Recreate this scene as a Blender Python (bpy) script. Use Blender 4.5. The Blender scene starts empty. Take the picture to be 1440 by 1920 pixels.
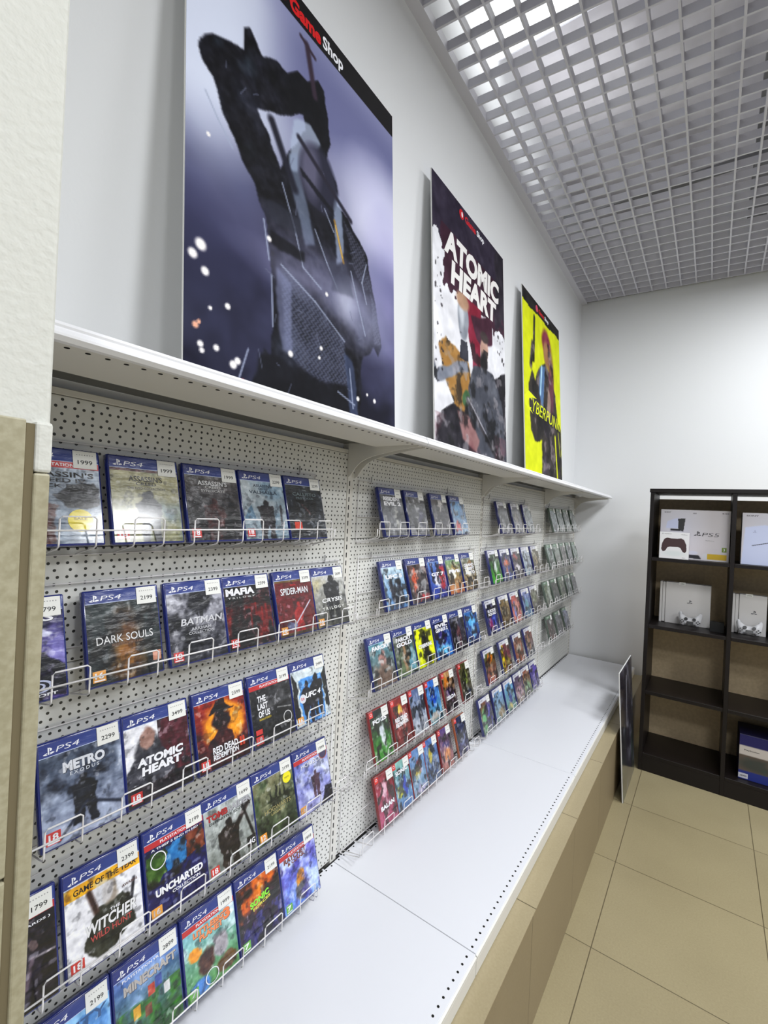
import bpy, bmesh, math, random
import numpy as np
from mathutils import Vector, Matrix, Euler

S = bpy.context.scene
COL = S.collection
random.seed(7)

# ------------------------------------------------------------------ camera
F_PX, W_PX, H_PX = 854.94, 1440.0, 1920.0
cam_d = bpy.data.cameras.new('camera')
cam = bpy.data.objects.new('camera', cam_d); COL.objects.link(cam)
cam_d.sensor_fit = 'VERTICAL'; cam_d.sensor_height = 24.0
cam_d.lens = F_PX / H_PX * 24.0
cam_d.clip_start = 0.02
yaw, pitch, roll = math.radians(35.7008), math.radians(0.0037), math.radians(2.7177)
fw = Vector((-math.sin(yaw) * math.cos(pitch), math.cos(yaw) * math.cos(pitch), math.sin(pitch)))
sd = Vector((math.cos(yaw), math.sin(yaw), 0)); up = sd.cross(fw)
sr = sd * math.cos(roll) + up * math.sin(roll); ur = -sd * math.sin(roll) + up * math.cos(roll)
cam.matrix_world = Matrix(((sr.x, ur.x, -fw.x, 0.9034), (sr.y, ur.y, -fw.y, 0.0), (sr.z, ur.z, -fw.z, 1.4792), (0, 0, 0, 1)))
S.camera = cam

# ------------------------------------------------------------------ view, world, lights
S.view_settings.view_transform = 'Standard'; S.view_settings.look = 'None'
S.view_settings.gamma = 1.0; S.view_settings.use_curve_mapping = False
S.view_settings.exposure = 0.0
wd = bpy.data.worlds.new('shop_ambient'); S.world = wd; wd.use_nodes = True
wd.node_tree.nodes['Background'].inputs[0].default_value = (0.86, 0.90, 1.0, 1)
wd.node_tree.nodes['Background'].inputs[1].default_value = 0.40

GRID_Z = 3.244
def area(name, loc, sx, sy, power, color=(0.95, 0.975, 1.0), rot=(0, 0, 0)):
    l = bpy.data.lights.new(name, 'AREA'); l.shape = 'RECTANGLE'; l.size = sx; l.size_y = sy
    l.energy = power; l.color = color
    o = bpy.data.objects.new(name, l); o.location = loc; o.rotation_euler = rot; COL.objects.link(o); return o
PANELS = [(1.72, 2.95), (1.72, 1.25), (1.72, -0.9), (3.4, 2.1), (3.4, 0.1)]
for (px, py) in PANELS:
    area('led_light', (px, py, GRID_Z - 0.05), 0.56, 0.56, 44 if px > 3 else 36)
for (px, py, pw) in [(0.22, 2.25, 3.4), (1.5, 3.0, 1.6), (1.7, 0.9, 2.2), (2.6, -0.4, 4)]:      # unseen fill lights added above the grid to brighten the void
    area('void_fill_light', (px, py, 3.36), 0.2, 1.3, pw, rot=(math.pi, 0, 0))

# ------------------------------------------------------------------ materials
def srgb(c):
    return tuple((x / 12.92 if x <= 0.04045 else ((x + 0.055) / 1.055) ** 2.4) for x in c)
def hexc(h):
    return tuple(int(h[i:i + 2], 16) / 255 for i in (0, 2, 4))
def mat(name, col=(0.8, 0.8, 0.8), rough=0.5, metal=0.0, spec=0.5, coat=0.0):
    m = bpy.data.materials.new(name); m.use_nodes = True
    b = m.node_tree.nodes['Principled BSDF']
    b.inputs['Base Color'].default_value = (*srgb(col), 1); b.inputs['Roughness'].default_value = rough
    b.inputs['Metallic'].default_value = metal; b.inputs['Specular IOR Level'].default_value = spec
    b.inputs['Coat Weight'].default_value = coat; b.inputs['Coat Roughness'].default_value = 0.12
    return m
def N(m, t, **kw):
    n = m.node_tree.nodes.new(t)
    for k, v in kw.items(): setattr(n, k, v)
    return n
def LK(m, a, b): m.node_tree.links.new(a, b)
def bump(m, scale, strength, dist=0.002, detail=3, coords='Object', stretch=None, rough=0.5):
    b = m.node_tree.nodes['Principled BSDF']
    tc = N(m, 'ShaderNodeTexCoord'); nz = N(m, 'ShaderNodeTexNoise'); bp = N(m, 'ShaderNodeBump')
    nz.inputs['Scale'].default_value = scale; nz.inputs['Detail'].default_value = detail; nz.inputs['Roughness'].default_value = rough
    bp.inputs['Strength'].default_value = strength; bp.inputs['Distance'].default_value = dist
    src = tc.outputs[coords]
    if stretch:
        mp = N(m, 'ShaderNodeMapping'); mp.inputs['Scale'].default_value = stretch
        LK(m, src, mp.inputs[0]); src = mp.outputs[0]
    LK(m, src, nz.inputs['Vector']); LK(m, nz.outputs[0], bp.inputs['Height']); LK(m, bp.outputs[0], b.inputs['Normal'])
def tint(m, c1, c2, scale, detail=4, lo=0.35, hi=0.65):
    b = m.node_tree.nodes['Principled BSDF']
    tc = N(m, 'ShaderNodeTexCoord'); nz = N(m, 'ShaderNodeTexNoise'); cr = N(m, 'ShaderNodeValToRGB')
    nz.inputs['Scale'].default_value = scale; nz.inputs['Detail'].default_value = detail
    cr.color_ramp.elements[0].position = lo; cr.color_ramp.elements[1].position = hi
    cr.color_ramp.elements[0].color = (*srgb(c1), 1); cr.color_ramp.elements[1].color = (*srgb(c2), 1)
    LK(m, tc.outputs['Object'], nz.inputs['Vector']); LK(m, nz.outputs[0], cr.inputs[0]); LK(m, cr.outputs[0], b.inputs['Base Color'])
    return cr.outputs[0]
def math_n(m, op, a, b=None, c=None):
    n = N(m, 'ShaderNodeMath', operation=op)
    for i, v in enumerate((a, b, c)):
        if v is None: continue
        if isinstance(v, (int, float)): n.inputs[i].default_value = v
        else: LK(m, v, n.inputs[i])
    return n.outputs[0]

M = {}
M['wall'] = mat('wall_paint', (0.87, 0.875, 0.88), 0.75, spec=0.2); bump(M['wall'], 90, 0.12)
M['plaster'] = mat('pillar_plaster', (0.80, 0.80, 0.77), 0.8, spec=0.2); bump(M['plaster'], 120, 0.45, 0.003, 2)
M['pillar_tile'] = mat('pillar_tile', (0.72, 0.67, 0.55), 0.4); tint(M['pillar_tile'], (0.60, 0.575, 0.47), (0.66, 0.635, 0.535), 140)
M['grout'] = mat('grout', (0.42, 0.38, 0.28), 0.85)
M['steel'] = mat('white_painted_steel', (0.90, 0.90, 0.91), 0.32, spec=0.5)
M['shelf_steel'] = mat('shelf_enamel', (0.88, 0.885, 0.905), 0.28, spec=0.5)
M['bracket'] = mat('bracket_enamel', (0.85, 0.84, 0.81), 0.4)
M['wire'] = mat('white_coated_wire', (0.90, 0.89, 0.89), 0.3)
M['hole'] = mat('hole_dark', (0.13, 0.13, 0.12), 0.9, spec=0.1)
M['black_gap'] = mat('black_gap', (0.05, 0.05, 0.05), 0.9)
M['grid'] = mat('ceiling_grid_aluminium', (0.78, 0.78, 0.815), 0.5)
M['slab'] = mat('ceiling_slab', (0.80, 0.79, 0.81), 0.9, spec=0.1); tint(M['slab'], (0.72, 0.71, 0.73), (0.86, 0.85, 0.87), 3)
M['channel'] = mat('shadow_grey_channel', (0.40, 0.40, 0.385), 0.3)  # shade under the rear of the top shelf, put into the colour
M['duct'] = mat('duct_grey', (0.45, 0.45, 0.46), 0.6)
M['wenge'] = mat('dark_wenge_board', (0.085, 0.065, 0.064), 0.42, spec=.35)
M['hardboard'] = mat('tan_hardboard', (0.55, 0.45, 0.31), 0.6); tint(M['hardboard'], (0.80, 0.71, 0.56), (0.85, 0.76, 0.61), 60)
M['box_white'] = mat('white_card', (0.80, 0.79, 0.80), 0.35)
M['foam'] = mat('white_foam_board', (0.88, 0.88, 0.87), 0.6)
M['pad_white'] = mat('white_plastic', (0.86, 0.86, 0.87), 0.35)
M['pad_black'] = mat('black_plastic', (0.05, 0.05, 0.055), 0.35)
M['console'] = mat('console_white', (0.84, 0.83, 0.82), 0.42)
M['seam'] = mat('console_seam', (0.42, 0.42, 0.40), 0.6)
M['shell_blue'] = mat('blue_case_plastic', (0.10, 0.15, 0.43), 0.16, coat=0.6)
M['shell_navy'] = mat('dark_blue_case_plastic', (0.13, 0.15, 0.40), 0.2, coat=0.6)
M['shell_red'] = mat('red_case_plastic', (0.50, 0.13, 0.14), 0.2, coat=0.6)
M['shell_green'] = mat('green_case_plastic', (0.30, 0.35, 0.31), 0.2, coat=0.6)
M['shell_dark'] = mat('orange_case_plastic', (0.62, 0.33, 0.20), 0.2, coat=0.6)
M['hook'] = mat('hook_zinc', (0.60, 0.60, 0.60), 0.35)
M['clear'] = mat('clear_acrylic', (0.9, 0.93, 0.97), 0.1)

def print_mat(name, rough, coat, wr, spec=.5):
    m = mat(name, (1, 1, 1), rough, coat=coat, spec=spec)
    a = N(m, 'ShaderNodeAttribute', attribute_name='Col'); LK(m, a.outputs['Color'], m.node_tree.nodes['Principled BSDF'].inputs['Base Color'])
    if wr: bump(m, 26, wr, 0.004, 4, stretch=(1, 1, 2.4), rough=0.45)
    return m
M['print'] = print_mat('wrapped_cover_print', 0.3, 1.0, 0.9)
M['label'] = print_mat('paper_label_print', 0.55, 0, 0)
M['poster'] = print_mat('poster_print', 0.62, 0, 0, .1)
M['poster_gloss'] = print_mat('glossy_poster_print', 0.2, 0.5, 0.3)

# perforated board: dense rows of small holes alternating with sparse rows
m = M['perf'] = mat('perforated_panel', (0.86, 0.86, 0.84), 0.42)
tc = N(m, 'ShaderNodeTexCoord'); sp = N(m, 'ShaderNodeSeparateXYZ'); LK(m, tc.outputs['Object'], sp.inputs[0])
def cell(v, p, off):
    f = math_n(m, 'FRACT', math_n(m, 'ADD', math_n(m, 'DIVIDE', math_n(m, 'SUBTRACT', v, off), p), 0.5))
    return math_n(m, 'MULTIPLY', math_n(m, 'SUBTRACT', f, 0.5), p)
def hyp(a, b): return math_n(m, 'SQRT', math_n(m, 'ADD', math_n(m, 'MULTIPLY', a, a), math_n(m, 'MULTIPLY', b, b)))
Y, Z = sp.outputs[1], sp.outputs[2]
r1 = hyp(cell(Y, 0.01426, 0.3533), cell(Z, 0.0243, 1.0981)); r2 = hyp(cell(Y, 0.02377, 0.3533), cell(Z, 0.0243, 1.1102))
msk = math_n(m, 'LESS_THAN', math_n(m, 'MINIMUM', r1, r2), 0.0026)
mx = N(m, 'ShaderNodeMix', data_type='RGBA'); mx.inputs[6].default_value = (*srgb((0.86, 0.86, 0.84)), 1); mx.inputs[7].default_value = (*srgb((0.20, 0.20, 0.18)), 1)
LK(m, msk, mx.inputs[0]); LK(m, mx.outputs[2], m.node_tree.nodes['Principled BSDF'].inputs['Base Color'])

# tiled stone: joints on a regular lattice in object space
def tile_mat(name, axes, offs, pitch, c1, c2, joint, jw, rough, wobble=0.0):
    m = mat(name, c1, rough)
    tc = N(m, 'ShaderNodeTexCoord'); sp = N(m, 'ShaderNodeSeparateXYZ'); LK(m, tc.outputs['Object'], sp.inputs[0])
    ds, ids = [], []
    for ax, of in zip(axes, offs):
        q = math_n(m, 'DIVIDE', math_n(m, 'SUBTRACT', sp.outputs[ax], of), pitch)
        f = math_n(m, 'FRACT', math_n(m, 'ADD', q, 0.5))
        ds.append(math_n(m, 'MULTIPLY', math_n(m, 'ABSOLUTE', math_n(m, 'SUBTRACT', f, 0.5)), pitch))
        ids.append(math_n(m, 'FLOOR', q))
    d = ds[0]
    for x in ds[1:]: d = math_n(m, 'MINIMUM', d, x)
    j = math_n(m, 'LESS_THAN', d, jw)
    nz = N(m, 'ShaderNodeTexNoise'); nz.inputs['Scale'].default_value = 170; nz.inputs['Detail'].default_value = 3
    nb = N(m, 'ShaderNodeTexNoise'); nb.inputs['Scale'].default_value = 2.2; nb.inputs['Detail'].default_value = 4
    LK(m, tc.outputs['Object'], nz.inputs['Vector']); LK(m, tc.outputs['Object'], nb.inputs['Vector'])
    s = math_n(m, 'ADD', math_n(m, 'MULTIPLY', nz.outputs[0], 0.45), math_n(m, 'MULTIPLY', nb.outputs[0], 0.55))
    cb = N(m, 'ShaderNodeCombineXYZ'); LK(m, ids[0], cb.inputs[0])
    if len(ids) > 1: LK(m, ids[1], cb.inputs[1])
    wn = N(m, 'ShaderNodeTexWhiteNoise'); LK(m, cb.outputs[0], wn.inputs['Vector'])
    s = math_n(m, 'ADD', s, math_n(m, 'MULTIPLY', math_n(m, 'SUBTRACT', wn.outputs[0], 0.5), 0.16))
    cr = N(m, 'ShaderNodeValToRGB'); cr.color_ramp.elements[0].position = 0.3; cr.color_ramp.elements[1].position = 0.7
    cr.color_ramp.elements[0].color = (*srgb(c1), 1); cr.color_ramp.elements[1].color = (*srgb(c2), 1); LK(m, s, cr.inputs[0])
    mx = N(m, 'ShaderNodeMix', data_type='RGBA'); LK(m, cr.outputs[0], mx.inputs[6]); mx.inputs[7].default_value = (*srgb(joint), 1)
    LK(m, j, mx.inputs[0]); LK(m, mx.outputs[2], m.node_tree.nodes['Principled BSDF'].inputs['Base Color'])
    return m
T1, T2, TJ = (0.56, 0.515, 0.395), (0.635, 0.59, 0.46), (0.36, 0.32, 0.23)
M['floor'] = tile_mat('beige_floor_tile', (0, 1), (0.6199, 2.7503), 0.5, T1, T2, TJ, 0.0016, 0.34)
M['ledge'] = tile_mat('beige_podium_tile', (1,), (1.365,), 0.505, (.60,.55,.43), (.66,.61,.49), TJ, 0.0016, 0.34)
M['ledge_face_shaded'] = tile_mat('shaded_podium_face_tile', (1,), (1.335,), 0.495, (0.50, 0.44, 0.335), (0.56, 0.50, 0.385), (0.32, 0.28, 0.20), 0.0016, 0.4)  # same tile as the ledge, with the upright face's shade put into the colour

# ------------------------------------------------------------------ mesh helpers
class MB:
    def __init__(s): s.bm = bmesh.new(); s.mi = 0
    def _f(s, fs):
        for f in fs: f.material_index = s.mi
    def box(s, x0, x1, y0, y1, z0, z1, bev=0, seg=2):
        r = bmesh.ops.create_cube(s.bm, size=1.0); vs = r['verts']
        for v in vs:
            v.co = Vector((x0 + (v.co.x + .5) * (x1 - x0), y0 + (v.co.y + .5) * (y1 - y0), z0 + (v.co.z + .5) * (z1 - z0)))
        fs = set(f for v in vs for f in v.link_faces); s._f(fs)
        if bev:
            es = set(e for v in vs for e in v.link_edges)
            rr = bmesh.ops.bevel(s.bm, geom=list(es), offset=bev, segments=seg, affect='EDGES', profile=0.5)
            s._f(rr['faces'])
        return s
    def prism(s, pts, lo, hi, axis='y', bev=0):
        """extrude a 2D outline: axis y -> pts are (x,z); axis x -> (y,z); axis z -> (x,y)"""
        def P(p, t):
            return {'y': (p[0], t, p[1]), 'x': (t, p[0], p[1]), 'z': (p[0], p[1], t)}[axis]
        a = [s.bm.verts.new(P(p, lo)) for p in pts]; b = [s.bm.verts.new(P(p, hi)) for p in pts]
        fs = [s.bm.faces.new(a), s.bm.faces.new(b[::-1])]
        n = len(pts)
        for i in range(n): fs.append(s.bm.faces.new((a[i], b[i], b[(i + 1) % n], a[(i + 1) % n])))
        s._f(fs)
        if bev:
            es = [e for f in fs[:2] for e in f.edges]
            rr = bmesh.ops.bevel(s.bm, geom=list(set(es)), offset=bev, segments=2, affect='EDGES'); s._f(rr['faces'])
        return s
    def tube(s, path, r, n=6, closed=False):
        pts = [Vector(p) for p in path]; rings = []
        for i, p in enumerate(pts):
            a = pts[i - 1] if (i > 0 or closed) else p; b = pts[(i + 1) % len(pts)] if (i < len(pts) - 1 or closed) else p
            d = (b - a).normalized(); h = Vector((0, 0, 1)) if abs(d.z) < .9 else Vector((0, 1, 0))
            u = d.cross(h).normalized(); w = u.cross(d)
            rings.append([s.bm.verts.new(p + (u * math.cos(t) + w * math.sin(t)) * r) for t in [2 * math.pi * k / n for k in range(n)]])
        m = len(rings); fs = []
        for i in range(m if closed else m - 1):
            A, B = rings[i], rings[(i + 1) % m]
            for k in range(n): fs.append(s.bm.faces.new((A[k], A[(k + 1) % n], B[(k + 1) % n], B[k])))
        if not closed: fs += [s.bm.faces.new(rings[0][::-1]), s.bm.faces.new(rings[-1])]
        for f in fs: f.smooth = True
        s._f(fs); return s
    def cyl(s, c, r, h, axis='y', n=20, r2=None):
        c = Vector(c); d = {'x': Vector((1, 0, 0)), 'y': Vector((0, 1, 0)), 'z': Vector((0, 0, 1))}[axis]
        rr = bmesh.ops.create_cone(s.bm, cap_ends=True, segments=n, radius1=r, radius2=r if r2 is None else r2, depth=h)
        q = d.to_track_quat('Z', 'Y').to_matrix()
        for v in rr['verts']: v.co = q @ v.co + c
        s._f(set(f for v in rr['verts'] for f in v.link_faces)); return s
    def mesh(s, name, mats):
        bmesh.ops.recalc_face_normals(s.bm, faces=s.bm.faces)
        me = bpy.data.meshes.new(name); s.bm.to_mesh(me); s.bm.free()
        for m in (mats if isinstance(mats, (list, tuple)) else [mats]): me.materials.append(m)
        return me
def link(name, me, parent=None, loc=(0, 0, 0), rot=(0, 0, 0)):
    o = bpy.data.objects.new(name, me); COL.objects.link(o); o.location = loc; o.rotation_euler = rot
    if parent: o.parent = parent
    return o
def tag(o, label, cat, group=None, kind=None):
    o['label'] = label; o['category'] = cat
    if group: o['group'] = group
    if kind: o['kind'] = kind
    return o
def thing(name, label, cat, loc=(0, 0, 0), rot=(0, 0, 0), group=None):
    return tag(link(name, None, None, loc, rot), label, cat, group)
def struct(o): o['kind'] = 'structure'; return o

# ------------------------------------------------------------------ printed surfaces
class Art:
    """small painter on a grid of colours; u to the right, v up, both 0..1"""
    def __init__(s, nu, nv, seed=0, aspect=0.8, warp=0.0):
        s.nu, s.nv = nu, nv; s.rng = np.random.RandomState(seed); s.asp = aspect
        s.U, s.V = np.meshgrid(np.linspace(0, 1, nu), np.linspace(0, 1, nv))
        s.I = np.ones((nv, nu, 3)) * 0.5
        s.PU, s.PV = s.U, s.V
        if warp:
            s.PU = s.U + (s.fbm(9, 3) - .5) * warp / aspect; s.PV = s.V + (s.fbm(9, 3) - .5) * warp
    def noise(s, fu, fv):
        g = s.rng.rand(int(fv) + 3, int(fu) + 3)
        x = s.U * fu; y = s.V * fv; xi = x.astype(int); yi = y.astype(int); fx = x - xi; fy = y - yi
        fx = fx * fx * (3 - 2 * fx); fy = fy * fy * (3 - 2 * fy)
        return (g[yi, xi] * (1 - fx) + g[yi, xi + 1] * fx) * (1 - fy) + (g[yi + 1, xi] * (1 - fx) + g[yi + 1, xi + 1] * fx) * fy
    def fbm(s, f, o=4):
        r = 0; a = .5
        for k in range(o): r = r + a * s.noise(f * s.asp * 2 ** k, f * 2 ** k); a *= .5
        return r / (1 - .5 ** o)
    def mixin(s, k, c):
        k = np.clip(k, 0, 1)[..., None]; s.I = s.I * (1 - k) + np.array(c) * k; return s
    def fill(s, c): s.I[:] = c; return s
    def grad(s, c0, c1, ang=0.0, a=1.0):
        t = np.clip(s.V * math.cos(ang) + s.U * math.sin(ang), 0, 1)[..., None]
        g = np.array(c0) * (1 - t) + np.array(c1) * t; s.I = s.I * (1 - a) + g * a; return s
    def mottle(s, amp, f=5, o=4):
        s.I = np.clip(s.I + (s.fbm(f, o)[..., None] - .5) * 2 * amp, 0, 1); return s
    def cloud(s, c, f=4, lo=.45, hi=.7, a=1.0, mask=None):
        k = np.clip((s.fbm(f) - lo) / (hi - lo), 0, 1) * a
        if mask is not None: k = k * mask
        return s.mixin(k, c)
    def ellm(s, cx, cy, rx, ry, soft=.25):
        d = np.sqrt(((s.PU - cx) / rx) ** 2 + ((s.PV - cy) / ry) ** 2); return np.clip((1 + soft - d) / (2 * soft + 1e-6), 0, 1)
    def ell(s, cx, cy, rx, ry, c, a=1.0, soft=.15): return s.mixin(s.ellm(cx, cy, rx, ry, soft) * a, c)
    def polym(s, pts, soft=0.0):
        ins = np.zeros_like(s.U, bool); n = len(pts)
        for i in range(n):
            x0, y0 = pts[i]; x1, y1 = pts[(i + 1) % n]
            if y0 == y1: continue
            c = ((s.PV < y0) != (s.PV < y1)) & (s.PU < (x1 - x0) * (s.PV - y0) / (y1 - y0) + x0); ins ^= c
        k = ins.astype(float)
        for _ in range(int(soft)):
            p = np.pad(k, 1, mode='edge'); k = (p[:-2, 1:-1] + p[2:, 1:-1] + p[1:-1, :-2] + p[1:-1, 2:] + 2 * k) / 6
        return k
    def poly(s, pts, c, a=1.0, soft=0): return s.mixin(s.polym(pts, soft) * a, c)
    def rect(s, x0, y0, x1, y1, c, a=1.0): return s.mixin(((s.U >= x0) & (s.U <= x1) & (s.V >= y0) & (s.V <= y1)) * a, c)
    def line(s, x0, y0, x1, y1, w, c, a=1.0):
        dx, dy = x1 - x0, y1 - y0; L = dx * dx + dy * dy + 1e-9
        t = np.clip(((s.U - x0) * dx + (s.V - y0) * dy) / L, 0, 1)
        d = np.hypot((s.U - x0 - t * dx) * s.asp, s.V - y0 - t * dy); return s.mixin(np.clip(1.5 - d / w, 0, 1) * a, c)
    def fig(s, cx, y0, h, c, a=1.0, wid=1.0, rim=None):
        """a plain generic standing figure"""
        w = h * .30 * wid / s.asp * .8
        if rim: s.ell(cx, y0 + h * .55, w * 1.5, h * .62, rim, .5, .5)
        s.poly([(cx - w * .42, y0), (cx - w * .12, y0), (cx, y0 + h * .42), (cx + w * .12, y0), (cx + w * .45, y0), (cx + w * .52, y0 + h * .45),
                (cx + w * .62, y0 + h * .78), (cx + w * .2, y0 + h * .86), (cx - w * .2, y0 + h * .86), (cx - w * .62, y0 + h * .78), (cx - w * .5, y0 + h * .45)], c, a, 1)
        s.ell(cx, y0 + h * .92, w * .22, h * .085, c, a); return s
    def dots(s, n, r, c, a=.9, box=(0, 0, 1, 1)):
        for _ in range(n):
            x = box[0] + s.rng.rand() * (box[2] - box[0]); y = box[1] + s.rng.rand() * (box[3] - box[1]); q = r * (.5 + s.rng.rand())
            s.ell(x, y, q / s.asp, q, c, a)
        return s

TXT = {}
def text_geo(s, bold=0.0):
    k = (s, bold)
    if k not in TXT:
        cu = bpy.data.curves.new('lettering', 'FONT'); cu.body = s; cu.resolution_u = 3; cu.offset = bold; cu.fill_mode = 'FRONT'
        o = bpy.data.objects.new('lettering', cu); me = bpy.data.meshes.new_from_object(o)
        v = np.array([p.co[:2] for p in me.vertices]); f = [tuple(p.vertices) for p in me.polygons]
        v = (v - v.min(0)) / (v.max(0) - v.min(0) + 1e-9)
        bpy.data.objects.remove(o); bpy.data.meshes.remove(me); bpy.data.curves.remove(cu); TXT[k] = (v, f)
    return TXT[k]
PS_MARK = [  # a standing letter P beside a flat winding S, as simple outlines
    [(.42, .12), (.42, 1), (.62, .93), (.78, .80), (.78, .58), (.70, .50), (.60, .50), (.60, .80), (.54, .84), (.54, .07)],
    [(.02, .22), (.36, .38), (.36, .27), (.20, .20), (.36, .15), (.36, .06), (.14, .08), (.0, .15)],
    [(.60, .30), (.80, .36), (.98, .28), (.98, .20), (.62, .06), (.62, .17), (.80, .24), (.62, .19)]]

def sheet(name, art, w, h, overlays, material, thick=0.0006, lin=True):
    """a printed sheet in local coordinates: x right 0..w, z up 0..h, printed side facing -y.
    overlays: (kind, data..., colour) with positions in 0..1 of the sheet"""
    nu, nv = art.nu, art.nv
    xs = np.linspace(0, w, nu); zs = np.linspace(0, h, nv); X, Zz = np.meshgrid(xs, zs)
    V = [np.stack([X.ravel(), np.zeros(nu * nv), Zz.ravel()], 1)]
    Fs = []
    for j in range(nv - 1):
        b = j * nu
        Fs += [(b + i, b + i + 1, b + nu + i + 1, b + nu + i) for i in range(nu - 1)]
    Cs = [art.I.reshape(-1, 3)]; n = nu * nv
    back = np.array([(0, thick, 0), (w, thick, 0), (w, thick, h), (0, thick, h)]); V.append(back); Cs.append(np.ones((4, 3)) * .85)
    Fs.append((n, n + 3, n + 2, n + 1)); n += 4
    lay = 0
    for ov in overlays:
        lay += 1; y = -0.0001 - 0.00003 * min(lay, 24)
        if ov[0] == 't':
            _, s, cx, cz, tw, th, col = ov[:7]; slant = ov[7] if len(ov) > 7 else 0; rot = ov[8] if len(ov) > 8 else 0; bold = ov[9] if len(ov) > 9 else 0.02
            v, f = text_geo(s, bold); px = (v[:, 0] - .5) * tw * w; pz = (v[:, 1] - .5) * th * h; px = px + slant * pz
            c, sn = math.cos(rot), math.sin(rot); px, pz = px * c - pz * sn, px * sn + pz * c
            P = np.stack([px + cx * w, np.full(len(px), y), pz + cz * h], 1)
            V.append(P); Cs.append(np.tile(np.array(col), (len(P), 1))); Fs += [tuple(i + n for i in q) for q in f]; n += len(P)
        elif ov[0] == 'q':     # polygon
            _, pts, col = ov; P = np.array([(p[0] * w, y, p[1] * h) for p in pts])
            V.append(P); Cs.append(np.tile(np.array(col), (len(P), 1))); Fs.append(tuple(range(n, n + len(P)))); n += len(P)
    V = np.concatenate(V); C = np.clip(np.concatenate(Cs), 0, 1)
    me = bpy.data.meshes.new(name); me.from_pydata(V.tolist(), [], Fs)
    at = me.color_attributes.new('Col', 'FLOAT_COLOR', 'POINT')
    L = np.where(C <= .04045, C / 12.92, ((C + .055) / 1.055) ** 2.4)
    at.data.foreach_set('color', np.concatenate([L, np.ones((len(L), 1))], 1).ravel().astype(np.float32))
    me.materials.append(material); me.update(); return me
def quad(x0, z0, x1, z1, col): return ('q', [(x0, z0), (x1, z0), (x1, z1), (x0, z1)], col)
def mark(x, z, w, h, col): return [('q', [(x + p[0] * w, z + p[1] * h) for p in poly], col) for poly in PS_MARK]
def disc(cx, cz, rx, rz, col, n=20): return ('q', [(cx + rx * math.cos(2 * math.pi * k / n), cz + rz * math.sin(2 * math.pi * k / n)) for k in range(n)], col)
def ring(cx, cz, rx, rz, t, col, n=24):
    out = []
    for k in range(n):
        a, b = 2 * math.pi * k / n, 2 * math.pi * (k + 1) / n
        out.append(('q', [(cx + rx * math.cos(a), cz + rz * math.sin(a)), (cx + rx * math.cos(b), cz + rz * math.sin(b)),
                          (cx + rx * (1 - t) * math.cos(b), cz + rz * (1 - t) * math.sin(b)), (cx + rx * (1 - t) * math.cos(a), cz + rz * (1 - t) * math.sin(a))], col))
    return out
WHT = (.93, .93, .95)

# ------------------------------------------------------------------ room
BW_Y, BW_S = 3.925, 0.085      # back wall: y = 3.925 + 0.085 x
def slab_box(name, x0, x1, y0, y1, z0, z1, m):
    return struct(link(name, MB().box(x0, x1, y0, y1, z0, z1).mesh(name, m)))
slab_box('floor', -0.3, 5.2, -3.0, 5.2, -0.1, 0.0, M['floor'])
slab_box('wall_left', -0.2, -0.022, -3.0, 4.3, 0.0, 4.0, M['wall'])
mb = MB(); mb.prism([(-0.3, BW_Y - 0.3 * BW_S), (5.2, BW_Y + 5.2 * BW_S), (5.2, BW_Y + 5.2 * BW_S + .15), (-0.3, BW_Y - .3 * BW_S + .15)], 0, 4.0, 'z')
struct(link('wall_back', mb.mesh('wall_back', M['wall'])))
slab_box('ceiling', -0.3, 5.2, -3.0, 4.6, 3.86, 3.96, M['slab'])
# wall angle that carries the grid
mb = MB(); mb.prism([(-0.022, GRID_Z - .004), (0.02, GRID_Z - .004), (0.02, GRID_Z - .001), (-0.019, GRID_Z - .001), (-0.019, GRID_Z + .04), (-0.022, GRID_Z + .04)], -3.0, 3.92, 'y')
struct(link('trim_1', mb.mesh('trim_1', M['grid'])))
mb = MB(); mb.prism([(0, BW_Y - .035), (4.2, BW_Y + 4.2 * BW_S - .035), (4.2, BW_Y + 4.2 * BW_S), (0, BW_Y)], GRID_Z + .012, GRID_Z + .02, 'z')
struct(link('trim_2', mb.mesh('trim_2', M['black_gap'])))
# open-cell grid ceiling
PG = 0.0917
t = thing('open_cell_ceiling_grid', 'white open-cell square grid ceiling hung wall to wall above the shelves', 'ceiling grid')
mb = MB()
k = 0
while 0.106 + k * PG < 4.2:
    x = 0.106 + k * PG
    mb.box(x - .0042, x + .0042, -2.4, BW_Y + x * BW_S - .03, GRID_Z, GRID_Z + .038); k += 1
for x in (0.0145,): mb.box(x - .004, x + .004, -2.4, BW_Y - .02, GRID_Z, GRID_Z + .038)
link('long_bars', mb.mesh('long_bars', M['grid']), t)
mb = MB(); k = -43
while 1.412 + k * PG < 3.92:
    y = 1.412 + k * PG; sl = 0.09
    if y > -2.4:
        a, b = 0.0, 4.2
        mb.prism([(a, y - .0042 + a * sl), (b, y - .0042 + b * sl), (b, y + .0042 + b * sl), (a, y + .0042 + a * sl)], GRID_Z + .0009, GRID_Z + .0375, 'z')
    k += 1
link('cross_bars', mb.mesh('cross_bars', M['grid']), t)
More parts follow.
